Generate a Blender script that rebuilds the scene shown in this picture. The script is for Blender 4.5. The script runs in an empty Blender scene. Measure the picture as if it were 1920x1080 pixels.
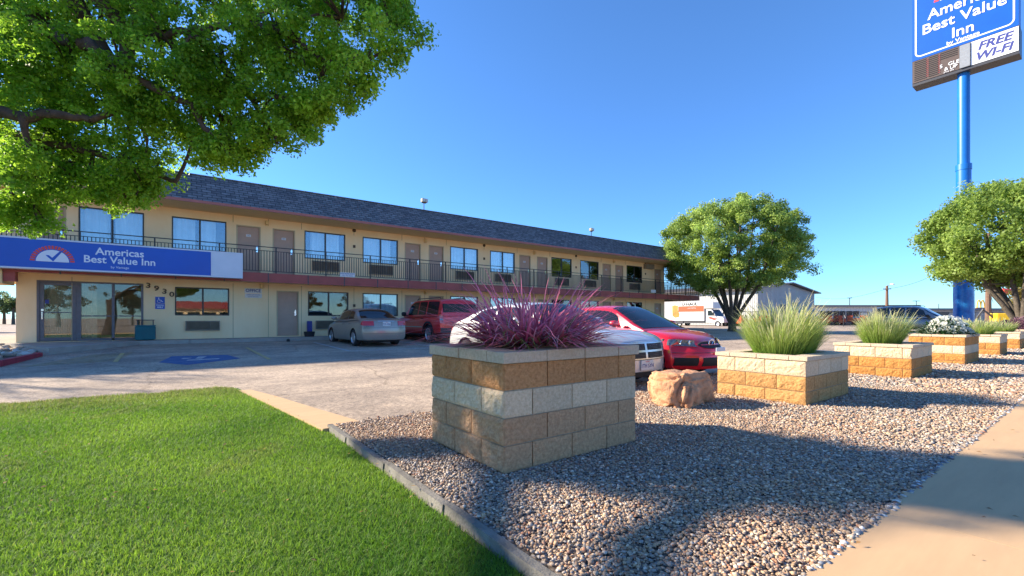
import bpy, bmesh, math, random
import numpy as np
from mathutils import Vector, Matrix
random.seed(5); RNG = np.random.default_rng(7)
R = math.radians
SC = bpy.context.scene; COL = SC.collection

# ------------------------------------------------------------ camera, sky, sun, exposure
cd = bpy.data.cameras.new('camera'); cam = bpy.data.objects.new('camera', cd); COL.objects.link(cam)
cam.location = (0, 0, 1.1); cam.rotation_euler = (R(90), 0, R(53.291-90))
cd.sensor_width = 36; cd.lens = 36*850/1920; cd.shift_y = 57/1920; cd.clip_start = .05; cd.clip_end = 6000
SC.camera = cam
SUN_EL = 26.5; SUN_AZ = 41.0          # azimuth: degrees from +Y towards -X
w = bpy.data.worlds.new('World'); SC.world = w; w.use_nodes = True
nt = w.node_tree; bg = nt.nodes['Background']
sky = nt.nodes.new('ShaderNodeTexSky'); sky.sky_type = 'NISHITA'; sky.sun_disc = False
sky.sun_elevation = R(SUN_EL); sky.sun_rotation = R(-SUN_AZ)
sky.air_density = 1.0; sky.dust_density = 0.0; sky.ozone_density = 4.0; sky.altitude = 800
# clear dry air: deeper blue overhead, turquoise rather than white at the horizon
gc = nt.nodes.new('ShaderNodeTexCoord'); gs = nt.nodes.new('ShaderNodeSeparateXYZ'); gr = nt.nodes.new('ShaderNodeValToRGB'); gm = nt.nodes.new('ShaderNodeMix')
gm.data_type = 'RGBA'; gm.blend_type = 'MULTIPLY'; gm.inputs[0].default_value = 1
e_ = gr.color_ramp.elements; e_[0].position = 0; e_[0].color = (.20, .31, .40, 1); e_[1].position = .5; e_[1].color = (.28, .41, .53, 1); e_.new(.14).color = (.24, .37, .52, 1)
nt.links.new(gc.outputs['Generated'], gs.inputs[0]); nt.links.new(gs.outputs[2], gr.inputs[0]); nt.links.new(sky.outputs[0], gm.inputs[6]); nt.links.new(gr.outputs[0], gm.inputs[7])
nt.links.new(gm.outputs[2], bg.inputs[0]); bg.inputs[1].default_value = 0.15
sd = bpy.data.lights.new('sun', 'SUN'); sd.energy = 3.2; sd.angle = R(1.2); sd.color = (1, .88, .70)
sun = bpy.data.objects.new('sun', sd); COL.objects.link(sun); sun.location = (-10, 20, 30)
sdir = Vector((-math.sin(R(SUN_AZ))*math.cos(R(SUN_EL)), math.cos(R(SUN_AZ))*math.cos(R(SUN_EL)), math.sin(R(SUN_EL))))
sun.rotation_euler = sdir.to_track_quat('Z', 'Y').to_euler()
SC.view_settings.view_transform = 'Standard'; SC.view_settings.look = 'None'
SC.view_settings.exposure = 1.95; SC.view_settings.gamma = 1
SC.render.engine = 'CYCLES'
SC.cycles.max_bounces = 6; SC.cycles.transparent_max_bounces = 12

# ------------------------------------------------------------ materials
def rgb(h):
    if isinstance(h, str):
        v = [int(h[i:i+2], 16)/255 for i in (0, 2, 4)]
        return tuple(c/12.92 if c <= .04045 else ((c+.055)/1.055)**2.4 for c in v)+(1,)
    return tuple(h)+(1,) if len(h) == 3 else h
def mat(name, col, rough=.8, metal=0, var=.12, scale=8, bump=0, bscale=60, spec=.5, coat=0, detail=4, col2=None, stretch=None, band=None):
    m = bpy.data.materials.new(name); m.use_nodes = True; t = m.node_tree; b = t.nodes['Principled BSDF']
    c = rgb(col)
    b.inputs['Roughness'].default_value = rough; b.inputs['Metallic'].default_value = metal
    b.inputs['Specular IOR Level'].default_value = spec
    if coat: b.inputs['Coat Weight'].default_value = coat; b.inputs['Coat Roughness'].default_value = .03
    co = t.nodes.new('ShaderNodeTexCoord'); src = co.outputs['Object']
    if stretch:
        mp = t.nodes.new('ShaderNodeMapping'); mp.inputs['Scale'].default_value = stretch
        t.links.new(src, mp.inputs[0]); src = mp.outputs[0]
    if var or col2:
        n = t.nodes.new('ShaderNodeTexNoise'); n.inputs['Scale'].default_value = scale; n.inputs['Detail'].default_value = detail
        n.inputs['Roughness'].default_value = .65
        t.links.new(src, n.inputs['Vector'])
        r = t.nodes.new('ShaderNodeValToRGB'); r.color_ramp.elements[0].position = .32; r.color_ramp.elements[1].position = .68
        c2 = rgb(col2) if col2 else tuple(min(1, x*(1+var)) for x in c[:3])+(1,)
        c1 = c if col2 else tuple(x*(1-var) for x in c[:3])+(1,)
        r.color_ramp.elements[0].color = c1; r.color_ramp.elements[1].color = c2
        t.links.new(n.outputs['Fac'], r.inputs[0]); t.links.new(r.outputs[0], b.inputs['Base Color'])
    else: b.inputs['Base Color'].default_value = c
    if bump:
        n2 = t.nodes.new('ShaderNodeTexNoise'); n2.inputs['Scale'].default_value = bscale; n2.inputs['Detail'].default_value = 5
        t.links.new(src, n2.inputs['Vector'])
        bp = t.nodes.new('ShaderNodeBump'); bp.inputs['Strength'].default_value = bump; bp.inputs['Distance'].default_value = .02
        t.links.new(n2.outputs['Fac'], bp.inputs['Height']); t.links.new(bp.outputs[0], b.inputs['Normal'])
    return m
def nodes(m): return m.node_tree, m.node_tree.nodes['Principled BSDF']
def attr_mat(name, rough=.7, trans=0, spec=.3, bump=0):
    """colour comes from a per-piece colour attribute (each stone, leaf or blade its own tone)"""
    m = bpy.data.materials.new(name); m.use_nodes = True; t = m.node_tree; b = t.nodes['Principled BSDF']
    a = t.nodes.new('ShaderNodeAttribute'); a.attribute_name = 'col'
    t.links.new(a.outputs['Color'], b.inputs['Base Color']); b.inputs['Roughness'].default_value = rough
    b.inputs['Specular IOR Level'].default_value = spec
    if trans:
        tr = t.nodes.new('ShaderNodeBsdfTranslucent'); mx = t.nodes.new('ShaderNodeMixShader'); mx.inputs[0].default_value = trans
        hs = t.nodes.new('ShaderNodeHueSaturation'); hs.inputs['Value'].default_value = 1.5; hs.inputs['Hue'].default_value = .485
        t.links.new(a.outputs['Color'], hs.inputs['Color']); t.links.new(hs.outputs[0], tr.inputs[0])
        out = t.nodes['Material Output']
        t.links.new(b.outputs[0], mx.inputs[1]); t.links.new(tr.outputs[0], mx.inputs[2]); t.links.new(mx.outputs[0], out.inputs[0])
    return m
def glass_mat(name, refl=.35, tint=(.75, .8, .8), rough=.01):
    m = bpy.data.materials.new(name); m.use_nodes = True; t = m.node_tree; t.nodes.remove(t.nodes['Principled BSDF'])
    out = t.nodes['Material Output']; g = t.nodes.new('ShaderNodeBsdfGlossy'); g.inputs['Roughness'].default_value = rough
    g.inputs['Color'].default_value = (.95, .97, 1, 1)
    tr = t.nodes.new('ShaderNodeBsdfTransparent'); tr.inputs[0].default_value = tint+(1,)
    fr = t.nodes.new('ShaderNodeFresnel'); fr.inputs[0].default_value = 1.5
    ma = t.nodes.new('ShaderNodeMath'); ma.operation = 'ADD'; ma.use_clamp = True; ma.inputs[1].default_value = refl
    t.links.new(fr.outputs[0], ma.inputs[0]); mx = t.nodes.new('ShaderNodeMixShader')
    no = t.nodes.new('ShaderNodeTexNoise'); no.inputs['Scale'].default_value = 1.3; bp = t.nodes.new('ShaderNodeBump')
    bp.inputs['Strength'].default_value = .04; bp.inputs['Distance'].default_value = .02
    t.links.new(no.outputs['Fac'], bp.inputs['Height']); t.links.new(bp.outputs[0], g.inputs['Normal'])
    t.links.new(ma.outputs[0], mx.inputs[0]); t.links.new(tr.outputs[0], mx.inputs[1]); t.links.new(g.outputs[0], mx.inputs[2])
    t.links.new(mx.outputs[0], out.inputs[0]); return m
M = {}
M['stucco'] = mat('stucco', (.90, .64, .34), .9, var=0, detail=8, col2=(.97, .74, .44), scale=.9, stretch=(1, 1, .35), bump=.35, bscale=45)
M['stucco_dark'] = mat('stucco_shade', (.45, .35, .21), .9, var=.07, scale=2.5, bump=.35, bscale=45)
M['soffit'] = mat('soffit', (.82, .58, .28), .85, var=.05)
M['door'] = mat('door_paint', (.46, .30, .21), .55, var=.06, scale=3)
M['jamb'] = mat('door_jamb', (.50, .40, .25), .7, var=.05)
M['redtrim'] = mat('red_trim', (.34, .07, .055), .6, var=.18, scale=1.6)
M['redtrim2'] = mat('red_fascia', (.36, .12, .10), .6, var=.12, scale=2)
M['rail'] = mat('rail_iron', (.025, .024, .025), .5, var=.2)
M['bronze'] = mat('bronze_frame', (.045, .038, .035), .4, var=.1, metal=.3)
M['greyframe'] = mat('storefront_frame', (.13, .12, .13), .45, var=.1, metal=.2)
M['curtain'] = mat('curtain', (.85, .88, .88), .9, var=.08, scale=3)
M['interior'] = mat('interior', (.10, .095, .09), .9)
M['lobby'] = mat('lobby_wall', (.75, .66, .50), .9)
M['ac'] = mat('ac_grille', (.27, .23, .17), .6, var=.15, scale=5)
M['white'] = mat('white_paint', (.66, .66, .63), .5, var=.05)
M['whitemetal'] = mat('white_metal', (.62, .66, .72), .4, var=.05, scale=1)
M['signblue'] = mat('sign_blue', (.004, .085, .46), .35, var=.06, scale=.8)
M['signred'] = mat('sign_red', (.75, .06, .04), .4, var=0)
M['signwhite'] = mat('sign_white', (.74, .76, .80), .4, var=0)
M['signtextblue'] = mat('sign_text_blue', (.03, .04, .22), .5, var=0)
M['black'] = mat('black_rubber', (.018, .018, .02), .75, var=.2)
M['darkmetal'] = mat('dark_metal', (.06, .06, .065), .45, metal=.4)
M['chrome'] = mat('chrome', (.75, .75, .77), .15, metal=1, var=0)
M['alloy'] = mat('alloy', (.55, .56, .58), .3, metal=.8, var=.05)
M['concrete'] = mat('concrete', (.36, .32, .27), .9, var=.14, scale=2.5, bump=.25, bscale=80)
M['curb'] = mat('curb_concrete', (.17, .155, .13), .9, var=.35, scale=5, bump=.4, bscale=60)
M['redcurb'] = mat('red_curb', (.34, .03, .05), .7, var=.2, scale=5)
M['yellow'] = mat('faded_yellow_paint', (.62, .42, .10), .85, var=0, scale=7, detail=8, col2=(.42, .33, .22))
M['bluepaint'] = mat('blue_pavement_paint', (.015, .07, .22), .85, var=0, scale=5, detail=8, col2=(.10, .16, .27))
M['linewhite'] = mat('line_white', (.45, .45, .43), .85, var=.3, scale=8)
M['bark'] = mat('bark', (.075, .05, .038), .95, var=.35, scale=14, bump=.8, bscale=30)
M['barkgrey'] = mat('bark_grey', (.10, .082, .062), .95, var=.4, scale=10, bump=.8, bscale=25)
M['leaf'] = attr_mat('leaf', .5, .55, .35)
M['blade'] = attr_mat('grass_blade', .6, .4, .3)
M['stone'] = attr_mat('pebble', .75, 0, .35)
M['soil'] = mat('soil', (.09, .06, .04), 1, var=.3, scale=20, bump=.6)
M['glass'] = glass_mat('window_glass', .10, (.85, .92, .94))
M['glassdark'] = glass_mat('storefront_glass', .04, (.85, .85, .8))
M['carglass'] = mat('car_glass', (.010, .014, .018), .05, var=0, spec=.4)
M['tintglass'] = mat('tinted_glass', (.012, .016, .03), .12, var=0, spec=.15)
M['teal'] = mat('teal_bin', (.0, .13, .15), .5, var=.12, scale=4)
M['poleblue'] = mat('pole_blue', (.006, .14, .50), .4, var=.08, scale=1.5)
M['orange'] = mat('orange_paint', (.62, .07, .01), .5)
M['yellowpaint'] = mat('yellow_paint', (.80, .50, .02), .45)
M['wood'] = mat('pole_wood', (.17, .10, .065), .9, var=.2, scale=6)
M['lightlens'] = mat('lamp_lens', (.55, .53, .48), .2, var=0)
M['redlens'] = mat('tail_light', (.55, .01, .02), .15, var=0, coat=1)
M['amber'] = mat('amber_lens', (.8, .25, .03), .15, var=0)
M['clearlens'] = mat('head_light', (.16, .17, .18), .10, var=.5, scale=25, spec=.9)
M['brass'] = mat('numeral_bronze', (.10, .06, .03), .5, metal=.3)
def paint(name, c, metal=.35):
    return mat(name, c, .32, metal=metal, var=.03, scale=2, coat=.8)
# sidewalk
m = M['sidewalk'] = mat('sidewalk', (.56, .36, .19), .9, var=.06, scale=1.2, bump=.15, bscale=120, stretch=(1, 6, 1))
t, b = nodes(m)
# asphalt lot: old, sun-bleached, with fine aggregate and patches
m = M['lot'] = mat('old_asphalt', (.29, .235, .19), .95, var=0)
t, b = nodes(m); co = t.nodes.new('ShaderNodeTexCoord')
def noise(t, co, sc, det=4, rough=.6, st=None):
    n = t.nodes.new('ShaderNodeTexNoise'); n.inputs['Scale'].default_value = sc; n.inputs['Detail'].default_value = det; n.inputs['Roughness'].default_value = rough
    if st:
        mp = t.nodes.new('ShaderNodeMapping'); mp.inputs['Scale'].default_value = st; t.links.new(co.outputs['Object'], mp.inputs[0]); t.links.new(mp.outputs[0], n.inputs['Vector'])
    else: t.links.new(co.outputs['Object'], n.inputs['Vector'])
    return n
def ramp(t, src, stops):
    r = t.nodes.new('ShaderNodeValToRGB'); e = r.color_ramp.elements
    while len(e) < len(stops): e.new(.5)
    for k, (p, c) in enumerate(stops): e[k].position = p; e[k].color = rgb(c)
    t.links.new(src, r.inputs[0]); return r
def mix(t, a, b_, fac, mode='MIX'):
    mx = t.nodes.new('ShaderNodeMix'); mx.data_type = 'RGBA'; mx.blend_type = mode
    if isinstance(fac, float): mx.inputs[0].default_value = fac
    else: t.links.new(fac, mx.inputs[0])
    t.links.new(a, mx.inputs[6]); t.links.new(b_, mx.inputs[7]); return mx.outputs[2]
fine = ramp(t, noise(t, co, 55, 3, .8).outputs['Fac'], [(.30, (.20, .16, .13)), (.5, (.50, .39, .29)), (.72, (.74, .60, .46))])
big = ramp(t, noise(t, co, .35, 5, .6, (1, 1.6, 1)).outputs['Fac'], [(.35, (.62, .62, .64)), (.6, (1, 1, 1))])
mid = ramp(t, noise(t, co, 2.2, 6, .7).outputs['Fac'], [(.3, (.78, .77, .78)), (.65, (1.1, 1.08, 1.05))])
spk = ramp(t, noise(t, co, 16, 4, .9).outputs['Fac'], [(.36, (.55, .52, .5)), (.5, (1, 1, 1)), (.66, (1.3, 1.25, 1.15))])
c_ = mix(t, fine.outputs[0], spk.outputs[0], 1.0, 'MULTIPLY')
c_ = mix(t, c_, big.outputs[0], 1.0, 'MULTIPLY'); c_ = mix(t, c_, mid.outputs[0], 1.0, 'MULTIPLY')
# hairline cracks
vo = t.nodes.new('ShaderNodeTexVoronoi'); vo.feature = 'DISTANCE_TO_EDGE'; vo.inputs['Scale'].default_value = .35
dn = noise(t, co, 1.4, 4, .6); mxv = t.nodes.new('ShaderNodeMix'); mxv.data_type = 'RGBA'; mxv.inputs[0].default_value = .35
t.links.new(co.outputs['Object'], mxv.inputs[6]); t.links.new(dn.outputs['Color'], mxv.inputs[7]); t.links.new(mxv.outputs[2], vo.inputs['Vector'])
cr = ramp(t, vo.outputs['Distance'], [(.0, (.62, .6, .58)), (.008, (1, 1, 1))])
c_ = mix(t, c_, cr.outputs[0], 1.0, 'MULTIPLY')
t.links.new(c_, b.inputs['Base Color'])
bp = t.nodes.new('ShaderNodeBump'); bp.inputs['Strength'].default_value = .6; bp.inputs['Distance'].default_value = .01
t.links.new(noise(t, co, 90, 3, .8).outputs['Fac'], bp.inputs['Height']); t.links.new(bp.outputs[0], b.inputs['Normal'])
# dirt
m = M['dirt'] = mat('dry_dirt', (.38, .28, .19), 1, var=.2, scale=.15, detail=8, col2=(.52, .40, .28))
m = M['lawn'] = mat('turf_soil', (.035, .075, .008), 1, var=0, scale=3, detail=8, col2=(.07, .16, .015), bump=.6, bscale=120)
# gravel base under the loose stones
m = M['gravel'] = mat('gravel_bed', (.2, .17, .14), .95, var=0); t, b = nodes(m); co = t.nodes.new('ShaderNodeTexCoord')
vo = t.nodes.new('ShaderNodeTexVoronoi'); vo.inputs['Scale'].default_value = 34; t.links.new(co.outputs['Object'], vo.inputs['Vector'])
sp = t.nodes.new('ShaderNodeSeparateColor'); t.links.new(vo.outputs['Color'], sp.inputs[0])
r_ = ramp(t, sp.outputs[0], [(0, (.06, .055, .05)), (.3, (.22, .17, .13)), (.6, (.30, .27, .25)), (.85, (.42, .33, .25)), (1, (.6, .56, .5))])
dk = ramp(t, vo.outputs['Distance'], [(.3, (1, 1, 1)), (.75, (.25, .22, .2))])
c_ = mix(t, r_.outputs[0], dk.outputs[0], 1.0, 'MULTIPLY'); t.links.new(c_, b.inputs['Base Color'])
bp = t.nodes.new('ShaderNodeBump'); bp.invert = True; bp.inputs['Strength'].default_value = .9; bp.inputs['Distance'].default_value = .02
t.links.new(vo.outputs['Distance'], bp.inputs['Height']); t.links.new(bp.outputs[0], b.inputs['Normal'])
# shingles
m = M['shingle'] = mat('asphalt_shingles', (.1, .1, .12), .95, var=0); t, b = nodes(m); co = t.nodes.new('ShaderNodeTexCoord')
sx = t.nodes.new('ShaderNodeSeparateXYZ'); cx = t.nodes.new('ShaderNodeCombineXYZ'); t.links.new(co.outputs['Object'], sx.inputs[0])
t.links.new(sx.outputs[0], cx.inputs[0]); t.links.new(sx.outputs[2], cx.inputs[1])
br = t.nodes.new('ShaderNodeTexBrick'); t.links.new(cx.outputs[0], br.inputs['Vector'])
br.inputs['Color1'].default_value = (.11, .105, .11, 1); br.inputs['Color2'].default_value = (.20, .19, .19, 1); br.inputs['Mortar'].default_value = (.03, .03, .035, 1)
br.inputs['Scale'].default_value = 1; br.inputs['Brick Width'].default_value = .32; br.inputs['Row Height'].default_value = .125; br.inputs['Mortar Size'].default_value = .012; br.inputs['Bias'].default_value = 0
ns = ramp(t, noise(t, co, 5, 6, .75).outputs['Fac'], [(.3, (.6, .6, .62)), (.7, (1.5, 1.45, 1.4))])
t.links.new(mix(t, br.outputs['Color'], ns.outputs[0], 1.0, 'MULTIPLY'), b.inputs['Base Color'])
bp = t.nodes.new('ShaderNodeBump'); bp.inputs['Strength'].default_value = .8; bp.inputs['Distance'].default_value = .03
t.links.new(br.outputs['Fac'], bp.inputs['Height']); bp.invert = True; t.links.new(bp.outputs[0], b.inputs['Normal'])
def block_mat(name, c, c2):
    return mat(name, c, .95, var=0, scale=40, detail=6, col2=c2, bump=.7, bscale=110)
M['blk_amber'] = block_mat('block_amber', (.32, .13, .03), (.56, .30, .095))
M['blk_amber2'] = block_mat('block_honey', (.34, .165, .05), (.58, .36, .15))
M['blk_cream'] = block_mat('block_cream', (.42, .32, .19), (.64, .52, .34))
M['blk_brown'] = block_mat('block_brown', (.24, .115, .045), (.46, .26, .12))
M['blk_brown2'] = block_mat('block_rose_brown', (.27, .15, .08), (.48, .30, .17))
M['blk_cap'] = block_mat('block_cap', (.52, .40, .27), (.68, .55, .39))
for k_, (ca, cb) in {'blk_amber': ((.36, .135, .025), (.60, .30, .085)), 'blk_amber2': ((.38, .17, .045), (.62, .36, .14)), 'blk_cream': ((.60, .43, .26), (.82, .64, .42)), 'blk_brown': ((.42, .18, .06), (.66, .34, .14)), 'blk_brown2': ((.44, .23, .11), (.68, .41, .22))}.items():
    for i_, g_ in enumerate(((.94, .93, .92), (1, 1, 1), (1.07, 1.05, 1.03))):
        M[k_+'_%d' % i_] = block_mat(k_+'_tone', tuple(x*y for x, y in zip(ca, g_)), tuple(x*y for x, y in zip(cb, g_)))
M['mortar'] = mat('block_joint', (.42, .34, .24), 1, var=.2, scale=30, bump=.4)
M['boulder'] = mat('sandstone_boulder', (.44, .19, .09), .95, var=0, scale=7, detail=9, col2=(.64, .36, .20), bump=.9, bscale=22)

# ------------------------------------------------------------ object helpers
ORG = {}
def tag(o, label=None, cat=None, group=None, kind=None):
    if label: o['label'] = label
    if cat: o['category'] = cat
    if group: o['group'] = group
    if kind: o['kind'] = kind
    return o
def thing(name, loc, label, cat, group=None):
    o = bpy.data.objects.new(name, None); COL.objects.link(o); o.location = loc; o.empty_display_size = .2
    ORG[o.name] = Vector(loc); return tag(o, label, cat, group)
class MB:
    def __init__(s): s.v = []; s.f = []; s.m = []
    def add(s, vs, fs, mi=0):
        n = len(s.v); s.v += [tuple(v) for v in vs]; s.f += [tuple(n+i for i in f) for f in fs]; s.m += [mi]*len(fs); return s
    def box(s, a, b, mi=0):
        x0, y0, z0 = a; x1, y1, z1 = b
        x0, x1 = min(x0, x1), max(x0, x1); y0, y1 = min(y0, y1), max(y0, y1); z0, z1 = min(z0, z1), max(z0, z1)
        return s.add([(x0,y0,z0),(x1,y0,z0),(x1,y1,z0),(x0,y1,z0),(x0,y0,z1),(x1,y0,z1),(x1,y1,z1),(x0,y1,z1)],
            [(0,3,2,1),(4,5,6,7),(0,1,5,4),(1,2,6,5),(2,3,7,6),(3,0,4,7)], mi)
    def bbox(s, a, b, r=.02, mi=0):
        """box with chamfered vertical and horizontal edges"""
        x0,y0,z0 = a; x1,y1,z1 = b; V = []; 
        bm = bmesh.new(); bmesh.ops.create_cube(bm, size=1)
        for v in bm.verts: v.co = Vector(((x0+x1)/2+v.co.x*(x1-x0), (y0+y1)/2+v.co.y*(y1-y0), (z0+z1)/2+v.co.z*(z1-z0)))
        bmesh.ops.bevel(bm, geom=bm.edges[:], offset=r, segments=2, affect='EDGES', profile=.6)
        bm.verts.index_update(); s.add([v.co[:] for v in bm.verts], [[v.index for v in f.verts] for f in bm.faces], mi); bm.free(); return s
    def tube(s, pts, rad, n=8, cap=True, mi=0):
        pts = [Vector(p) for p in pts]; rad = rad if hasattr(rad, '__len__') else [rad]*len(pts)
        vs = []; fs = []; ref = None
        for i, p in enumerate(pts):
            d = (pts[min(i+1, len(pts)-1)]-pts[max(i-1, 0)]).normalized()
            if ref is None: ref = Vector((0,0,1)) if abs(d.z) < .9 else Vector((1,0,0))
            a = d.cross(ref).normalized(); b = d.cross(a).normalized(); ref = a.cross(d)
            for k in range(n):
                th = 2*math.pi*k/n; vs.append(p+a*math.cos(th)*rad[i]+b*math.sin(th)*rad[i])
        for i in range(len(pts)-1):
            for k in range(n):
                k2 = (k+1) % n; fs.append((i*n+k, i*n+k2, (i+1)*n+k2, (i+1)*n+k))
        if cap: fs.append(tuple(range(n-1, -1, -1))); fs.append(tuple((len(pts)-1)*n+k for k in range(n)))
        return s.add(vs, fs, mi)
    def prism(s, poly, axis, a, b, mi=0):
        """polygon given in the two other axes, extruded along axis from a to b"""
        n = len(poly); vs = []
        for t in (a, b):
            for (u, v) in poly:
                vs.append((t,u,v) if axis == 'x' else (u,t,v) if axis == 'y' else (u,v,t))
        return s.add(vs, [tuple(range(n-1,-1,-1)), tuple(range(n, 2*n))]+[(i,(i+1)%n,(i+1)%n+n,i+n) for i in range(n)], mi)
    def lathe(s, prof, c, axis='z', n=24, mi=0):
        vs = []; fs = []; m_ = len(prof)
        for k in range(n):
            a = 2*math.pi*k/n
            for (r, h) in prof:
                u, v = r*math.cos(a), r*math.sin(a)
                p = (u, v, h) if axis == 'z' else (u, h, v) if axis == 'y' else (h, u, v)
                vs.append((c[0]+p[0], c[1]+p[1], c[2]+p[2]))
        for k in range(n):
            for i in range(m_-1): fs.append((k*m_+i, ((k+1)%n)*m_+i, ((k+1)%n)*m_+i+1, k*m_+i+1))
        return s.add(vs, fs, mi)
    def grid(s, rows, mi=0):
        nr = len(rows); nc = len(rows[0]); vs = [p for r in rows for p in r]
        return s.add(vs, [(i*nc+j, i*nc+j+1, (i+1)*nc+j+1, (i+1)*nc+j) for i in range(nr-1) for j in range(nc-1)], mi)
    def build(s, name, mt, parent=None, smooth=False, fix=True, local=False):
        me = bpy.data.meshes.new(name); org = Vector((0,0,0))
        if parent is not None and not local: org = ORG.get(parent.name, Vector((0,0,0)))
        me.from_pydata([tuple(Vector(v)-org) for v in s.v], [], s.f)
        for x in (mt if isinstance(mt, (list, tuple)) else [mt]): me.materials.append(x)
        if isinstance(mt, (list, tuple)): me.polygons.foreach_set('material_index', s.m)
        if fix:
            bm = bmesh.new(); bm.from_mesh(me); bmesh.ops.recalc_face_normals(bm, faces=bm.faces); bm.to_mesh(me); bm.free()
        if smooth:
            me.polygons.foreach_set('use_smooth', [True]*len(me.polygons)); me.set_sharp_from_angle(angle=R(smooth if smooth > 1 else 40))
        me.update(); o = bpy.data.objects.new(name, me); COL.objects.link(o)
        if parent is not None: o.parent = parent; ORG[o.name] = org
        return o
def np_mesh(name, V, F, mt, colv=None, parent=None, smooth=False):
    """fast mesh from arrays: V (n,3), F (m,k), colv (n,3) colour per vertex"""
    me = bpy.data.meshes.new(name); k = F.shape[1]
    if parent is not None: V = V-np.array(ORG[parent.name])
    me.vertices.add(len(V)); me.vertices.foreach_set('co', V.astype(np.float32).ravel())
    me.loops.add(F.size); me.loops.foreach_set('vertex_index', F.astype(np.int32).ravel())
    me.polygons.add(len(F)); me.polygons.foreach_set('loop_start', np.arange(0, F.size, k, dtype=np.int32))
    me.polygons.foreach_set('loop_total', np.full(len(F), k, dtype=np.int32))
    if smooth: me.polygons.foreach_set('use_smooth', np.ones(len(F), dtype=bool))
    me.update(calc_edges=True)
    if colv is not None:
        a = me.color_attributes.new('col', 'FLOAT_COLOR', 'POINT')
        a.data.foreach_set('color', np.concatenate([colv, np.ones((len(V), 1))], 1).astype(np.float32).ravel())
    me.materials.append(mt); o = bpy.data.objects.new(name, me); COL.objects.link(o)
    if parent is not None: o.parent = parent; ORG[o.name] = ORG[parent.name]
    return o
def copy_tree(o, parent=None):
    c = o.copy(); COL.objects.link(c); c.parent = parent
    for ch in list(o.children): copy_tree(ch, c)
    return c
def text_mesh(name, body, size, mt, parent, origin, right, up, align='CENTER', bold=0, shear=0, depth=.006, xs=1, spacing=1):
    """lettering on a sign: laid out in the plane spanned by right and up"""
    cu = bpy.data.curves.new(name, 'FONT'); cu.body = body; cu.size = size; cu.align_x = align; cu.align_y = 'CENTER'
    cu.extrude = depth; cu.offset = bold; cu.shear = shear; cu.space_character = spacing; cu.resolution_u = 3
    tmp = bpy.data.objects.new(name, cu); COL.objects.link(tmp)
    dg = bpy.context.evaluated_depsgraph_get(); me = bpy.data.meshes.new_from_object(tmp.evaluated_get(dg)); me.name = name
    bpy.data.objects.remove(tmp); bpy.data.curves.remove(cu)
    r = Vector(right).normalized(); u = Vector(up).normalized(); n = r.cross(u)
    org = ORG.get(parent.name, Vector((0,0,0))); o3 = Vector(origin)-org
    for v in me.vertices: v.co = o3+r*(v.co.x*xs)+u*v.co.y+n*v.co.z
    me.materials.clear(); me.materials.append(mt)
    o = bpy.data.objects.new(name, me); COL.objects.link(o); o.parent = parent; ORG[o.name] = org
    return o
def struct(name, mb, mt, **k): return tag(mb.build(name, mt, **k), kind='structure')
ICO = None
def ico(sub=1):
    bm = bmesh.new(); bmesh.ops.create_icosphere(bm, subdivisions=sub, radius=1); bm.verts.index_update()
    V = np.array([v.co[:] for v in bm.verts]); F = np.array([[v.index for v in f.verts] for f in bm.faces]); bm.free(); return V, F
def pebbles(name, P, size, colors, mt, sub=1, flat=.6, parent=None):
    """one mesh of many little rounded stones at points P"""
    V0, F0 = ico(sub); n = len(P); nv = len(V0)
    s = np.array(size)[:, None]*RNG.uniform(.65, 1.25, (n, 3)); s[:, 2] *= flat
    V = V0[None]*(1+RNG.uniform(-.17, .17, (n, nv, 1)))*s[:, None, :]
    a = RNG.uniform(0, 6.28, n); ca, sa = np.cos(a)[:, None], np.sin(a)[:, None]
    tl = RNG.uniform(-.6, .6, n)[:, None]; V[:, :, 2] = V[:, :, 2]+V[:, :, 0]*tl*.6
    x = V[:, :, 0]*ca-V[:, :, 1]*sa; y = V[:, :, 0]*sa+V[:, :, 1]*ca
    V = np.stack([x, y, V[:, :, 2]], 2)+P[:, None, :]
    F = F0[None]+(np.arange(n)*nv)[:, None, None]
    return np_mesh(name, V.reshape(-1, 3), F.reshape(-1, 3), mt, np.repeat(colors, nv, 0), parent, smooth=True)
def blades(name, base, direc, length, width, droop, c0, c1, mt, seg=4, parent=None, taper=1.0, zmin=None):
    """ribbons that rise from base along direc and bend over under droop"""
    n = len(base); t = np.linspace(0, 1, seg+1)[None, :, None]
    hd = direc.copy(); hd[:, 2] = 0; hn = hd/(np.linalg.norm(hd, axis=1, keepdims=True)+1e-6)
    C = base[:, None]+direc[:, None]*length[:, None, None]*t
    C = C+hn[:, None]*(droop*length)[:, None, None]*.55*t**2
    C[:, :, 2] -= ((droop*length)[:, None, None]*.75*t**2.2)[:, :, 0]
    if zmin is not None: C[:, :, 2] = np.where(C[:, :, 2] < zmin, zmin+RNG.uniform(0, .03, n)[:, None], C[:, :, 2])
    a = RNG.uniform(-.9, .9, n); side = np.stack([-hn[:, 1]*np.cos(a)-hn[:, 0]*np.sin(a), hn[:, 0]*np.cos(a)-hn[:, 1]*np.sin(a), np.zeros(n)], 1)
    wd = (width[:, None]*(1-taper*np.linspace(0, 1, seg+1)[None]**1.8)+width[:, None]*.06)[:, :, None]*.5
    A = C-side[:, None]*wd; B = C+side[:, None]*wd
    V = np.stack([A, B], 2).reshape(n, -1, 3); nv = 2*(seg+1)
    q = np.array([[2*i, 2*i+1, 2*i+3, 2*i+2] for i in range(seg)]); F = q[None]+(np.arange(n)*nv)[:, None, None]
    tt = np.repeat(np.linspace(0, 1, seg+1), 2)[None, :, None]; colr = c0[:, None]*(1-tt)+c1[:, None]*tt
    return np_mesh(name, V.reshape(-1, 3), F.reshape(-1, 4), mt, colr.reshape(-1, 3), parent)
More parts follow.
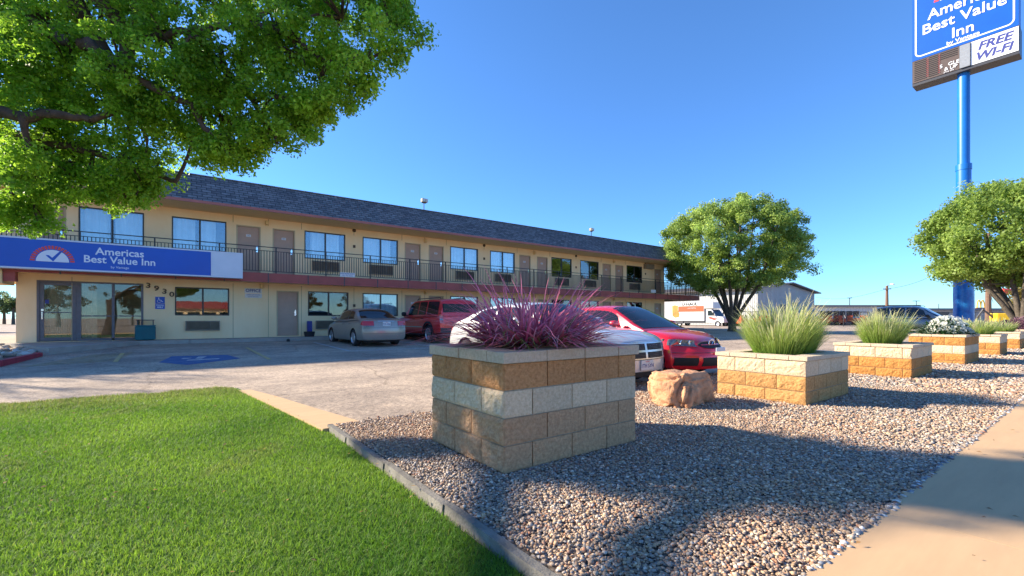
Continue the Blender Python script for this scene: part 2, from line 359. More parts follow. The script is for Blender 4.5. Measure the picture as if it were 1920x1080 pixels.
def vary(c, n, s=.18, hue=.06):
    c = np.array(c)[None]*RNG.uniform(1-s, 1+s, (n, 1))*RNG.uniform(1-hue, 1+hue, (n, 3)); return np.clip(c, 0, 1)

# ------------------------------------------------------------ ground
GY = [4.72, 12, 17, 19.8, 21.5, 24, 34, 90]; GZ = [-.05, -.02, .04, .10, .14, .13, .12, .12]
def gz(y): return float(np.interp(y, GY, GZ))
mb = MB(); mb.add([(-3000,-3000,-.16),(3000,-3000,-.16),(3000,3000,-.16),(-3000,3000,-.16)], [(0,1,2,3)]); struct('ground', mb, M['dirt'])
mb = MB(); mb.grid([[(x, y, gz(y)) for x in np.linspace(-45, 110, 32)] for y in GY]); struct('parking_lot', mb, M['lot'])
mb = MB(); xs = np.linspace(-25, 1.25, 60)
edge = [8.75-.06*(x+2)+.09*math.sin(x*5)+.05*math.sin(x*13+1) for x in xs]
mb.grid([[(x, .8, -.05) for x in xs], [(x, min(4.7, e), -.045) for x, e in zip(xs, edge)],
         [(x-.45*max(0, (x-.3)), e, -.02) for x, e in zip(xs, edge)]]); struct('lawn', mb, M['lawn'])
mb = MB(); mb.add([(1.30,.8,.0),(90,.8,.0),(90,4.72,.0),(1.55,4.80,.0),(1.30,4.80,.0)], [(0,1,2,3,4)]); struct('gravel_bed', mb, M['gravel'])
mb = MB()
for k in range(-10, 30): mb.box((k*3.2+.002, -1.0, -.12), ((k+1)*3.2-.002, .8, .012))
struct('sidewalk', mb, M['sidewalk'])
mb = MB(); mb.box((-200, -1.25, -.2), (200, -1.0, .0)); struct('street_curb', mb, M['concrete'])
mb = MB(); mb.add([(-300,-14,-.14),(300,-14,-.14),(300,-1.25,-.14),(-300,-1.25,-.14)], [(0,1,2,3)]); struct('road', mb, M['lot'])
# concrete apron beside the lawn
pts = [(.80,8.15),(.96,8.12),(1.18,7.2),(1.40,6.0),(1.60,5.0),(1.56,4.80),(1.20,4.80),(1.10,5.7),(.98,6.7)]
mb = MB(); mb.prism(pts, 'z', -.12, -.012); struct('concrete_apron', mb, M['sidewalk'])
# lawn edging curb
mb = MB(); ys = np.linspace(.8, 4.86, 14)
for i in range(13):
    a, c = ys[i]+.001, ys[i+1]-.001; j = .006*math.sin(i*2.1)
    mb.add([(1.245+j,a,-.12),(1.32+j,a,-.12),(1.31+j,a,.012),(1.262+j,a,.012),(1.245+j,c,-.12),(1.32+j,c,-.12),(1.31+j,c,.014),(1.262+j,c,.014)],
           [(0,1,2,3),(4,7,6,5),(0,4,5,1),(1,5,6,2),(2,6,7,3),(3,7,4,0)])
struct('lawn_edging', mb, M['curb'], smooth=False)
# walk along the building, rock bed and red curb
mb = MB()
for k in range(13): mb.box((-2.5+k*3, 21.35, 0), (.485+k*3, 22.6, .27-.0))
struct('walkway', mb, M['concrete'])
mb = MB(); mb.prism([(-2.85,18.2),(-1.0,21.35),(-2.6,22.6),(-4.6,22.6)], 'z', 0, .262); mb.prism([(-9.5,22.8),(-4.42,22.8),(-4.42,34),(-9.5,34)], 'z', 0, .25); struct('entrance_slab', mb, M['concrete'])
mb = MB(); mb.prism([(-3.35,14.9),(-3.05,17.8),(-3.9,22.3),(-11,22.3),(-11,14.0)], 'z', -.05, .10); struct('rock_bed', mb, M['soil'])
cv = [(-11,13.7),(-6,14.2),(-3.3,14.75),(-3.1,15.0),(-2.9,17.75),(-3.0,18.1)]
def curbline(cv, wd, z0, z1):
    mb = MB()
    for (a, c) in zip(cv[:-1], cv[1:]):
        a = Vector(a); c = Vector(c); d = (c-a).normalized(); n = Vector((-d.y, d.x))*wd
        mb.prism([tuple(a), tuple(c-d*.004), tuple(c-d*.004+n), tuple(a+n)], 'z', z0, z1)
    return mb
struct('red_kerb', curbline(cv, .14, -.05, .155), M['redcurb'])
n = 420; P = np.stack([RNG.uniform(-8.5, -3.2, n), RNG.uniform(15.2, 22.2, n), np.full(n, .13)], 1)
pebbles_o = pebbles('landscape_rocks', P, RNG.uniform(.07, .15, n), np.array([[.42,.33,.24],[.5,.44,.36],[.3,.22,.16],[.6,.55,.48]])[RNG.integers(0, 4, n)], M['stone'], 2)
tag(pebbles_o, 'tan and brown landscaping rocks filling the bed behind the red kerb', 'rocks', kind='stuff')
# markings
def flat(name, polys, mt, dz=.006):
    mb = MB()
    for p in polys:
        c = [(x, y, gz(y)+dz) for x, y in p]; mb.add(c, [tuple(range(len(c)))])
    return struct(name, mb, mt)
pl = []
for k in range(9):
    y = 15.0+k*.33; pl.append([(-2.75+.10*k, y-.25), (-1.15+.02*k, y+.3), (-1.15+.02*k, y+.37), (-2.75+.10*k, y-.18)])
flat('hatch_markings', pl+[[(-1.22,14.9),(-1.12,14.9),(-1.18,17.9),(-1.28,17.9)]], M['yellow'])
flat('bay_lines', [[(2.0,13.6),(2.1,13.6),(2.1,18.4),(2.0,18.4)]], M['yellow'])
flat('stall_lines', [[(x,15.2),(x+.1,15.2),(x+.1,20),(x,20)] for x in (4.6, 7.85, 11.2, 14.4)]+[[(4.7,15.1),(11.3,15.1),(11.3,15.2),(4.7,15.2)]], M['linewhite'])
flat('blue_parking_patch', [[(-.30,14.2),(-.05,16.0),(1.25,15.7),(1.45,14.3),(.25,13.2)]], M['bluepaint'])
flat('wheelchair_marking', [[(.25,14.3),(.95,14.35),(1.0,14.6),(.3,14.55)],[(.45,14.75),(.6,14.75),(.75,15.4),(.55,15.4)],[(.15,14.9),(.3,14.85),(.4,15.1),(.2,15.15)]], M['linewhite'], .010)

# ------------------------------------------------------------ loose gravel
pal = np.array([[.33,.25,.18],[.46,.37,.28],[.22,.19,.18],[.18,.20,.23],[.55,.50,.44],[.34,.16,.10],[.27,.28,.30],[.40,.31,.22],[.12,.10,.095],[.70,.66,.60],[.36,.33,.31]])
PLANTERS = [(1.85,3.32,2.58,3.70),(6.35,7.88,2.34,3.54),(10.72,12.25,2.24,3.48),(15.06,16.85,2.18,3.25),(19.57,21.0,2.10,3.25),(24.0,25.5,2.10,3.25),(29.5,31.0,2.1,3.2)]
def scatter(x0, x1, y0, y1, dens, smin, smax, zt):
    n = int((x1-x0)*(y1-y0)*dens); P = np.stack([RNG.uniform(x0, x1, n), RNG.uniform(y0, y1, n), RNG.uniform(-.004, zt, n)], 1)
    k = (P[:, 0] > 1.34)
    for (a, b_, c, d) in PLANTERS: k &= ~((P[:, 0] > a-.0) & (P[:, 0] < b_) & (P[:, 1] > c) & (P[:, 1] < d))
    P = P[k]; s = smin+(smax-smin)*RNG.random(len(P))**1.7
    # colour drifts in patches, bluish here and rusty there
    ph = np.sin(P[:, 0]*1.7+P[:, 1]*2.9)+np.sin(P[:, 0]*.9-P[:, 1]*1.6+1)+RNG.normal(0, 1.1, len(P))
    c = pal[RNG.integers(0, len(pal), len(P))]*RNG.uniform(.7, 1.15, (len(P), 1)); c = (c*.68+np.array([[.33,.28,.23]])*.32)*np.array([[1.2, 1.1, .98]])
    c = c*np.where(ph[:, None] > 0, np.array([[1.1, .98, .86]]), np.array([[.92, .93, .95]]))
    return P, s, np.clip(c, 0, .85)
parts = [scatter(1.33, 5.2, .78, 4.85, 6800, .0062, .0145, .012), scatter(5.2, 9.5, .78, 4.85, 3000, .009, .018, .016), scatter(9.5, 18, .78, 4.8, 700, .018, .032, .02), scatter(18, 40, .78, 4.8, 160, .025, .045, .02)]
P = np.concatenate([p[0] for p in parts]); S_ = np.concatenate([p[1] for p in parts]); C_ = np.concatenate([p[2] for p in parts])
edge_n = 2600; e = np.stack([RNG.uniform(1.6, 12, edge_n), 4.85+np.abs(RNG.normal(0, .12, edge_n)), np.full(edge_n, -.04)], 1)
e2 = np.stack([RNG.uniform(1.9, 14, 900), .8-np.abs(RNG.normal(0, .012, 900)), np.full(900, .012)], 1)
P = np.concatenate([P, e, e2]); S_ = np.concatenate([S_, RNG.uniform(.008, .02, edge_n+900)]); C_ = np.concatenate([C_, pal[RNG.integers(0, len(pal), edge_n+900)]])
tag(pebbles('gravel', P, S_, C_, M['stone'], 1), 'mixed grey, tan and rust river gravel spread around the block planters', 'gravel', kind='stuff')

# ------------------------------------------------------------ lawn grass
n = 430000; x = RNG.uniform(-2.9, 1.27, n); y = .95+7.75*RNG.random(n)**1.35
k = (x > -.235*y-.35) & (y < 8.75-.06*(x+2)+.09*np.sin(x*5)+.05*np.sin(x*13+1)+RNG.uniform(-.03, .08, n)) & (x < 1.25-.13*np.clip(y-4.7, 0, 9)+RNG.uniform(-.03, .015, n))
x = x[k]; y = y[k]; n = len(x)
ang = RNG.uniform(0, 6.28, n); lean = RNG.uniform(.1, .7, n)
d = np.stack([np.cos(ang)*lean, np.sin(ang)*lean, np.ones(n)], 1); d /= np.linalg.norm(d, axis=1, keepdims=True)
patch = .5+.5*np.sin(x*2.3+np.sin(y*1.7)*1.5)*np.sin(y*1.9+x); cc = np.array([.085,.215,.014])*(1-patch[:, None])+np.array([.185,.335,.03])*patch[:, None]
bald = (np.sin(x*3.1+1.3*np.sin(y*2.2))*np.sin(y*1.3+x*.7+2) > .80)*.35
dry = np.clip(np.clip((y-7.2)/1.5, 0, 1)+bald+(RNG.random(n) < .05)*.8, 0, 1)[:, None]*RNG.random((n, 1)); cc = cc*(1-dry)+np.array([.30,.24,.10])*dry
cc = cc*RNG.uniform(.7, 1.3, (n, 1)); L_ = RNG.uniform(.03, .055, n)*(1+.25*(y > 8)); wd = RNG.uniform(.0017, .0030, n)*(1+y*.16)
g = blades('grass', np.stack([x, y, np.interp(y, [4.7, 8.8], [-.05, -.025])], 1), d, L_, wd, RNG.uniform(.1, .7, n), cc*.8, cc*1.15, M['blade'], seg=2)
tag(g, 'bright green mown grass of the front lawn', 'grass', kind='stuff')
#@@PART2
# ------------------------------------------------------------ block planters
from mathutils import noise as mn
def rough_face(mb, o, u, n, u0, u1, z0, z1, amp, mi, nx=9, nz=6):
    rows = []; sd_ = random.uniform(0, 50); nx = int(nx*1.6); nz = int(nz*1.6); t_ = random.uniform(-.4, .4); s_ = random.uniform(-.4, .4)
    for j in range(nz+1):
        r = []
        for i in range(nx+1):
            e = min(i, nx-i, j, nz-j); p = o+u*(u0+(u1-u0)*i/nx); q = Vector((p.x, p.y, z0+(z1-z0)*j/nz)); 
            h = 0 if e == 0 else amp*(.55 if e == 1 else 1)*(.55+.5*mn.noise(q*11+Vector((sd_, 0, 0)))+.42*mn.noise(q*27)+.25*mn.noise(q*60)+t_*(i/nx-.5)+s_*(j/nz-.5))
            q = q+n*h; r.append((q.x, q.y, q.z))
        rows.append(r)
    mb.grid(rows, mi)
def planter(x0, x1, y0, y1, zt, capz, courses, label, amp=.018, fine=1):
    t = thing('block_planter', ((x0+x1)/2, (y0+y1)/2, 0), label, 'planter', 'split face block planters along the sidewalk')
    core = .012; keys = sorted(set(c[1] for c in courses)); keys = [k+'_%d' % j for k in keys for j in range(3)]; mi = {k: i+1 for i, k in enumerate(keys)}
    mb = MB(); zc = zt-capz
    for (a, b_) in (((x0+core, y0+core), (x1-core, y0+.19)), ((x0+core, y1-.19), (x1-core, y1-core)), ((x0+core, y0+.19), (x0+.19, y1-.19)), ((x1-.19, y0+.19), (x1-core, y1-.19))):
        mb.box((a[0], a[1], -.12), (b_[0], b_[1], zc-.002), 0)
    z = zc
    sides = [(Vector((x0,y0,0)), Vector((1,0,0)), Vector((0,-1,0)), x1-x0), (Vector((x1,y0,0)), Vector((0,1,0)), Vector((1,0,0)), y1-y0),
             (Vector((x1,y1,0)), Vector((-1,0,0)), Vector((0,1,0)), x1-x0), (Vector((x0,y1,0)), Vector((0,-1,0)), Vector((-1,0,0)), y1-y0)]
    for ci, (h, key) in enumerate(courses):
        zb = z-h
        for si, (o, u, nn, L) in enumerate(sides):
            am = amp*(.28 if si == 0 else 1)
            p = 0; first = .26 if (ci+si) % 2 else .405
            while p < L-1e-4:
                q = min(L, p+(first if p == 0 else .405))
                if L-q < .12: q = L
                g = .005; key_ = key+'_%d' % random.choice((0, 1, 1, 2))
                rough_face(mb, o, u, nn, p+g, q-g, zb+g, z-g, am, mi[key_], 10*fine if si in (0, 3) else 7, 5*fine if si in (0, 3) else 4)
                # block edges back to the joint
                for (a0, a1) in (((p+g, zb+g), (q-g, zb+g)), ((q-g, zb+g), (q-g, z-g)), ((q-g, z-g), (p+g, z-g)), ((p+g, z-g), (p+g, zb+g))):
                    v = [o+u*a0[0]+Vector((0,0,a0[1])), o+u*a1[0]+Vector((0,0,a1[1]))]; v += [v[1]-nn*core, v[0]-nn*core]; mb.add(v, [(0,1,2,3)], mi[key_])
                p = q
        z = zb
    mb.build('wall', [M['mortar']]+[M[k] for k in keys], t, fix=False)
    cb = MB(); c0 = .022; W_ = .215
    def caprow(a, b_, fixed0, fixed1, ax):
        p = a
        while p < b_-1e-4:
            q = min(b_, p+.405)
            if b_-q < .15: q = b_
            dz = random.uniform(-.003, .003); j = random.uniform(-.004, .004)
            if ax == 'x': cb.bbox((p+.003, fixed0+j, zc+.001), (q-.003, fixed1+j, zt+dz), .007)
            else: cb.bbox((fixed0+j, p+.003, zc+.001), (fixed1+j, q-.003, zt+dz), .007)
            p = q
    caprow(x0-c0, x1+c0, y0-c0, y0-c0+W_, 'x'); caprow(x0-c0, x1+c0, y1+c0-W_, y1+c0, 'x')
    caprow(y0-c0+W_, y1+c0-W_, x0-c0, x0-c0+W_, 'y'); caprow(y0-c0+W_, y1+c0-W_, x1+c0-W_, x1+c0, 'y')
    cb.build('cap', M['blk_cap'], t)
    sb = MB(); sb.grid([[(x, y, zt-.05+.035*math.sin(x*9+y*7)*math.cos(y*11)) for x in np.linspace(x0+.19, x1-.19, 10)] for y in np.linspace(y0+.19, y1-.19, 10)])
    sb.build('soil', M['soil'], t)
    return t
BR, CR, AM, HO, RB = 'blk_brown', 'blk_cream', 'blk_amber', 'blk_amber2', 'blk_brown2'
planter(1.86, 3.31, 2.59, 3.69, .865, .085, [(.195, BR), (.195, CR), (.195, RB), (.195, RB), (.08, RB)], 'large brown block planter with one cream course, nearest the lawn, holding the purple grass', .022, 2)
planter(6.37, 7.86, 2.36, 3.52, .615, .055, [(.2, CR), (.19, HO), (.17, HO)], 'low cream and honey block planter right of the sandstone boulder, holding tall green grass')
planter(10.74, 12.23, 2.26, 3.46, .615, .055, [(.2, CR), (.19, AM), (.17, AM)], 'low cream over amber block planter between the boulder-side grass planter and the white flower planter')
planter(15.08, 16.83, 2.2, 3.23, .705, .06, [(.2, AM), (.2, CR), (.17, AM), (.1, AM)], 'amber and cream banded block planter filled with white flowers')
planter(19.59, 20.98, 2.12, 3.23, .615, .055, [(.2, CR), (.19, AM), (.17, AM)], 'small far block planter just right of the white flower planter, with a short grass tuft')
planter(24.02, 25.48, 2.12, 3.23, .615, .055, [(.2, CR), (.19, AM), (.17, AM)], 'farthest visible block planter at the right edge of the photo, with a grass tuft')
planter(29.5, 31.0, 2.12, 3.2, .615, .055, [(.2, CR), (.19, AM), (.17, AM)], 'block planter behind the farthest grass tuft, holding a small purple shrub')

def fountain_grass(name, c, n, h, spread, label, group='green fountain grasses in the planters', width=.006):
    t = thing(name, c, label, 'grass plant', group)
    a = RNG.uniform(0, 6.28, n); rr = np.sqrt(RNG.random(n))*spread*.72
    base = np.stack([c[0]+rr*np.cos(a), c[1]+rr*np.sin(a)*.8, np.full(n, c[2]-.03)], 1)
    tilt = RNG.normal(0, .13, n)+rr/spread*.42; d = np.stack([np.cos(a)*tilt, np.sin(a)*tilt, np.ones(n)], 1); d /= np.linalg.norm(d, axis=1, keepdims=True)
    L = h*RNG.uniform(.5, 1.05, n)*(1-.2*rr/spread)*(.93+.16*np.sin(a*3+c[0])+.08*np.sin(a*7+c[0]*2))
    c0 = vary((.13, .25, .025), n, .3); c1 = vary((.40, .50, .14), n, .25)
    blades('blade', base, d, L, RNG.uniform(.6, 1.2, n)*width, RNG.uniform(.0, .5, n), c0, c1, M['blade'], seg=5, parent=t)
    k = n//7; idx = RNG.choice(n, k, replace=False)
    b2 = base[idx]+d[idx]*(L[idx]*.62)[:, None]
    pc = vary((.52, .47, .28), k, .15)
    blades('plume', b2, d[idx]+RNG.normal(0, .05, (k, 3)), L[idx]*.5, np.full(k, width*2.2), RNG.uniform(.1, .5, k), vary((.36, .44, .16), k), pc, M['blade'], seg=4, parent=t, taper=.75)
    return t
fountain_grass('fountain_grass', (7.08, 2.92, .58), 6500, .82, .60, 'tall feathery green fountain grass in the planter right of the boulder')
fountain_grass('fountain_grass', (11.4, 2.86, .58), 5000, .76, .47, 'tall green fountain grass in the planter in front of the dark parked vehicle')
fountain_grass('fountain_grass', (20.1, 2.7, .57), 2600, .60, .62, 'short green grass tuft in the planter just right of the white flowers', width=.009)
fountain_grass('fountain_grass', (24.7, 2.7, .57), 2400, .55, .6, 'short green grass tuft in the farthest planter at the right edge', width=.011)

# purple fountain grass in the big planter
c = (2.56, 3.10, .84); t = thing('purple_fountain_grass', c, 'wide spreading magenta purple fountain grass spilling over the big planter', 'grass plant')
def purple(n, tl, tr, lmin, lmax, wmin, wmax, dr, c0, c1, nm, rad=.34):
    a = RNG.uniform(0, 6.28, n); rr = np.sqrt(RNG.random(n))*rad
    base = np.stack([c[0]+rr*np.cos(a)*1.25, c[1]+rr*np.sin(a), np.full(n, c[2]-.04)], 1)
    a2 = a+RNG.normal(0, .5, n); tilt = np.abs(RNG.normal(tl, tr, n)); d = np.stack([np.cos(a2)*tilt, np.sin(a2)*tilt, np.ones(n)], 1); d /= np.linalg.norm(d, axis=1, keepdims=True)
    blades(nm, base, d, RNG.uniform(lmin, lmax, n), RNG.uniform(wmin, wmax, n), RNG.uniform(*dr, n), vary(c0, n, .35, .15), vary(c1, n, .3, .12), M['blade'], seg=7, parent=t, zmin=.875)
purple(500, .75, .45, .5, .88, .016, .030, (.35, .85), (.40, .045, .06), (.95, .30, .36), 'leaf')
purple(380, .85, .5, .4, .72, .012, .022, (.3, .9), (.32, .06, .09), (.80, .44, .50), 'leaf')
purple(420, .9, .6, .3, .66, .009, .016, (.3, .9), (.07, .16, .02), (.24, .30, .08), 'leaf')
purple(90, .7, .5, .4, .7, .010, .016, (.3, .9), (.35, .2, .2), (.75, .62, .60), 'leaf')
purple(190, .55, .4, .62, .98, .014, .024, (.2, .55), (.30, .035, .06), (.82, .26, .32), 'plume', .3)

# white flowers
c = (15.95, 2.7, .69); t = thing('white_flower_bed', c, 'bushy white flowers with dark green and grey leaves in the banded planter', 'flowers')
n = 1500; a = RNG.uniform(0, 6.28, n); rr = np.sqrt(RNG.random(n)); hh = .42*(1-rr**2)+.05
base = np.stack([c[0]+rr*.68*np.cos(a), c[1]+rr*.5*np.sin(a), c[2]+hh*RNG.uniform(.2, 1, n)-.03], 1); d = np.stack([np.cos(a)*rr, np.sin(a)*rr, np.full(n, .6)], 1)+RNG.normal(0, .4, (n, 3)); d /= np.linalg.norm(d, axis=1, keepdims=True)
gk = RNG.random(n) < .72; lc = np.where(gk[:, None], np.array([[.02, .065, .018]]), np.array([[.30, .36, .28]]))*RNG.uniform(.6, 1.4, (n, 1))
blades('leaf', base, d, RNG.uniform(.1, .2, n), RNG.uniform(.02, .045, n), RNG.uniform(.1, .8, n), lc, lc*1.2, M['blade'], seg=3, parent=t)
V = []; F = []; CC = []
for q in range(95):
    a = random.uniform(0, 6.28); rr = math.sqrt(random.random()); ce = np.array([c[0]+rr*.6*math.cos(a), c[1]-.06+rr*.46*math.sin(a), c[2]+.40*(1-rr**2)+random.uniform(.0, .1)])
    nn = Vector((math.cos(a)*rr-.35, math.sin(a)*rr-.25, .75)).normalized(); qd = nn.to_track_quat('Z', 'Y'); R0 = random.uniform(.06, .088)
    for k in range(5):
        b0 = len(V); a1 = k*1.2566+q
        for (r, da, z) in ((.1, 0, -.3), (.75, -.5, .12), (1.05, 0, .05), (.75, .5, .12)):
            p = qd @ Vector((math.cos(a1+da)*r*R0, math.sin(a1+da)*r*R0, z*R0)); V.append(ce+np.array(p)); CC.append((.80, .80, .70))
        F.append((b0, b0+1, b0+2, b0+3))
np_mesh('blossom', np.array(V), np.array(F), M['blade'], np.array(CC), t)
n = 900; a = RNG.uniform(0, 6.28, n); rr = np.sqrt(RNG.random(n)); t = thing('purple_shrub', (30.2, 2.7, .6), 'low purple leaved shrub in the planter at the far right edge', 'shrub')
base = np.stack([30.2+rr*.6*np.cos(a), 2.7+rr*.5*np.sin(a), .6+.55*(1-rr**2)*RNG.uniform(.1, 1, n)], 1); d = np.stack([np.cos(a)*rr, np.sin(a)*rr, np.full(n, .7)], 1)+RNG.normal(0, .3, (n, 3)); d /= np.linalg.norm(d, axis=1, keepdims=True)
blades('leaf', base, d, RNG.uniform(.12, .22, n), RNG.uniform(.03, .06, n), RNG.uniform(.1, .8, n), vary((.15, .06, .09), n), vary((.34, .20, .24), n), M['blade'], seg=3, parent=t)

# dry leaf litter on lawn, gravel and walk
n = 420; P = np.stack([RNG.uniform(-1.5, 9, n), RNG.uniform(.3, 7.5, n), np.full(n, .03)], 1); P = P[~((P[:, 0] > 1.3) & (P[:, 1] > 4.6))]; P = P[~((P[:, 0] > 1.75) & (P[:, 0] < 3.4) & (P[:, 1] > 2.5) & (P[:, 1] < 3.8))]; P = P[~((P[:, 0] > 6.2) & (P[:, 0] < 8) & (P[:, 1] > 2.2) & (P[:, 1] < 3.7))]; n = len(P)
a = RNG.uniform(0, 6.28, n); s_ = RNG.uniform(.008, .018, n); u_ = np.stack([np.cos(a), np.sin(a), RNG.uniform(-.4, .4, n)], 1)*s_[:, None]; v_ = np.stack([-np.sin(a), np.cos(a), RNG.uniform(-.4, .4, n)], 1)*s_[:, None]*.55
V = np.stack([P-u_, P+v_+[0, 0, .004], P+u_*1.1, P-v_+[0, 0, .004]], 1).reshape(-1, 3)
tag(np_mesh('dry_leaves', V, np.arange(n*4).reshape(n, 4), M['blade'], np.repeat(vary((.30, .19, .08), n, .4), 4, 0)), 'scattered small dry brown leaves on the lawn and gravel', 'leaves', kind='stuff')
# boulder
V0, F0 = ico(5)
c = Vector((5.30, 3.42, .16)); V = V0.copy()
from mathutils import noise as mn
for i in range(len(V)):
    p = Vector(V[i]); q = Vector((math.copysign(abs(p.x)**.55, p.x), math.copysign(abs(p.y)**.6, p.y), math.copysign(abs(p.z)**.6, p.z)))
    r = 1+.22*mn.noise(p*1.3+Vector((3,1,7)))+.10*mn.noise(p*3.1)+.05*mn.noise(p*7)+.04*mn.noise(p*17)
    ck = mn.voronoi(p*1.5+Vector((2.2,0,1)))[0]; r -= .12*max(0, 1-(ck[1]-ck[0])*7)
    q = q*r; V[i] = (c.x+q.x*.43, c.y+q.y*.30, c.z+q.z*.25)
o = np_mesh('boulder', V, F0, M['boulder'], smooth=False)
tag(o, 'rough pinkish sandstone boulder between the big planter and the next one', 'boulder')

# ------------------------------------------------------------ the motel
X0, X1, YW = -4.34, 32.6, 22.6
motel = thing('motel_building', (14, 28, .2), 'two storey tan stucco motel with exterior balcony and dark shingle mansard roof', 'building')
WIN = [-2.78, -.07, 4.85, 7.55, 12.5, 15.21, 20.12, 22.82, 27.81]; WW = 1.85
UD = [-4.02, 2.14, 3.53, 9.78, 11.17, 17.42, 18.87, 25.1, 26.5, 31.27]; DW = .92
LWIN = [.03, 5.0, 7.55, 12.5, 15.21, 20.12, 22.82, 27.81]
LD = [3.69, 9.78, 11.17, 17.42, 18.87, 25.1, 26.5, 31.27]
def wall_open(mb, x0, x1, z0, z1, ops, y, depth=.14):
    """wall face with real openings and their reveals"""
    xs = sorted({x0, x1, *[o[0] for o in ops], *[o[1] for o in ops]}); zs = sorted({z0, z1, *[o[2] for o in ops], *[o[3] for o in ops]})
    for i in range(len(xs)-1):
        for j in range(len(zs)-1):
            xm, zm = (xs[i]+xs[i+1])/2, (zs[j]+zs[j+1])/2
            if any(o[0] < xm < o[1] and o[2] < zm < o[3] for o in ops): continue
            mb.add([(xs[i],y,zs[j]),(xs[i+1],y,zs[j]),(xs[i+1],y,zs[j+1]),(xs[i],y,zs[j+1])], [(0,1,2,3)])
    for (a, b_, c, d) in ops:
        for (p, q) in (((a,c),(b_,c)), ((b_,c),(b_,d)), ((b_,d),(a,d)), ((a,d),(a,c))):
            mb.add([(p[0],y,p[1]),(q[0],y,q[1]),(q[0],y+depth,q[1]),(p[0],y+depth,p[1])], [(0,1,2,3)])
ops = [(x, x+WW, 3.89, 5.18) for x in WIN]+[(x, x+DW, 3.09, 5.12) for x in UD]+[(x, x+WW, 1.22, 2.365) for x in LWIN]+[(x, x+DW, .31, 2.345) for x in LD]+[(-3.84, -.95, .28, 2.44)]
mb = MB(); wall_open(mb, X0, X1, .1, 5.75, ops, YW)
mb.add([(X0,YW,.1),(X0,34,.1),(X0,34,5.75),(X0,YW,5.75)], [(0,1,2,3)])
mb.add([(X1,YW,.1),(X1,YW+1.2,.1),(X1,YW+1.2,5.75),(X1,YW,5.75)], [(0,1,2,3)])
mb.add([(X0,34,.1),(34.2,34,.1),(34.2,34,5.75),(X0,34,5.75)], [(0,1,2,3)])
mb.add([(34.2,YW+1.2,.1),(34.2,34,.1),(34.2,34,5.75),(34.2,YW+1.2,5.75)], [(0,1,2,3)])
mb.build('wall', M['stucco'], motel, fix=False)
mb = MB(); mb.add([(X1,YW+1.2,.1),(34.2,YW+1.2,.1),(34.2,YW+1.2,5.75),(X1,YW+1.2,5.75)], [(0,1,2,3)]); mb.build('breezeway_wall', M['stucco_dark'], motel, fix=False)  # recess shade put into the colour: darker copy of the wall stucco
# rooms behind the glass
mb = MB()
mb.box((X0+.1, 26.5, .2), (34, 26.6, 5.7)); mb.box((X0+.1, 22.76, .14), (34, 26.5, .18)); mb.box((X0+.1, 22.76, 2.62), (34, 26.5, 3.05)); mb.box((X0+.1, 22.76, 5.5), (34, 26.5, 5.7))
for x in (2.0, 4.72, 7.1, 10.9, 14.8, 18.6, 22.4, 25.9, 30.2): mb.box((x, 22.76, .18), (x+.08, 26.5, 2.62)); mb.box((x+.03, 22.76, 3.05), (x+.11, 26.5, 5.5))
mb.build('interior', M['interior'], motel)
mb = MB(); mb.box((-4.2, 26.3, .2), (1.9, 26.45, 2.6)); mb.box((-4.2, 22.8, .19), (1.9, 26.3, .21)); mb.box((-1.5, 24.8, .21), (1.5, 25.5, 1.3)); mb.box((-3.4, 25.6, .21), (-2.5, 26.2, .75)); mb.build('lobby', M['lobby'], motel)
# thin vertical score lines in the stucco
mb = MB()
for x in (2.02, 3.36, 4.72, 7.12, 9.62, 10.93, 12.25, 14.78, 17.25, 18.6, 19.98, 22.4, 24.95, 26.28, 27.65, 30.1, -2.95):
    mb = MB(); mb.box((x-.010, YW-.005, .26), (x+.010, YW+.003, 2.6)); mb.build('control_joint', M['stucco_dark'], motel)
    if x > 0: mb = MB(); mb.box((x-.012, YW-.006, 5.2), (x+.012, YW+.003, 5.5)); mb.build('control_joint', M['stucco_dark'], motel)
def window(x, z0, z1, curt, lab=None, glass='glass'):
    f = MB(); y = YW+.035; w2 = x+WW
    for (a, b_) in (((x+.003, z0+.003), (w2-.003, z0+.045)), ((x+.003, z1-.045), (w2-.003, z1-.003)), ((x+.003, z0+.047), (x+.045, z1-.047)), ((w2-.045, z0+.047), (w2-.003, z1-.047)), ((x+WW/2-.03, z0+.047), (x+WW/2+.03, z1-.047))):
        f.box((a[0], y-.05, a[1]), (b_[0], y+.05, b_[1]))
    fo = f.build('window', M['bronze'], motel)
    for k in (0, 1):
        g = MB(); xa = x+.046 if k == 0 else x+WW/2+.031; xb = x+WW/2-.031 if k == 0 else w2-.046
        g.box((xa, y-.012+.02*k, z0+.048), (xb, y-.004+.02*k, z1-.048)); g.build('pane', M[glass], fo)
    if curt:
        c = MB(); 
        for (ca, cb) in curt:
            n = max(8, int((cb-ca)*60)); row = lambda z, ph: [(x+ca*WW+(cb-ca)*WW*i/n, y+.16+.035*math.sin(i*.95+x*7)+.012*math.sin(i*2.7), z) for i in range(n+1)]
            c.grid([row(z0-.04, 0), row(z1+.05, 0)])
        c.build('curtain', M['curtain'], fo, smooth=80, fix=False)
    return fo
cfg = [[(0, .46), (.54, 1)], [(.0, .42), (.52, .8)], [(.16, .5), (.5, .86)], [(0, .48), (.52, .82)], [(0, 1)], [(.05, .45), (.6, 1)], [(0, .5), (.5, 1)], [(0, 1)], [(.1, .5), (.55, 1)]]
for x, cc in zip(WIN, cfg): window(x, 3.89, 5.18, cc)
for i, x in enumerate(LWIN): window(x, 1.22, 2.365, None if i == 0 else [(.0, .5), (.5, 1)] if i > 1 else None, glass='glassdark' if i < 2 else 'glass')
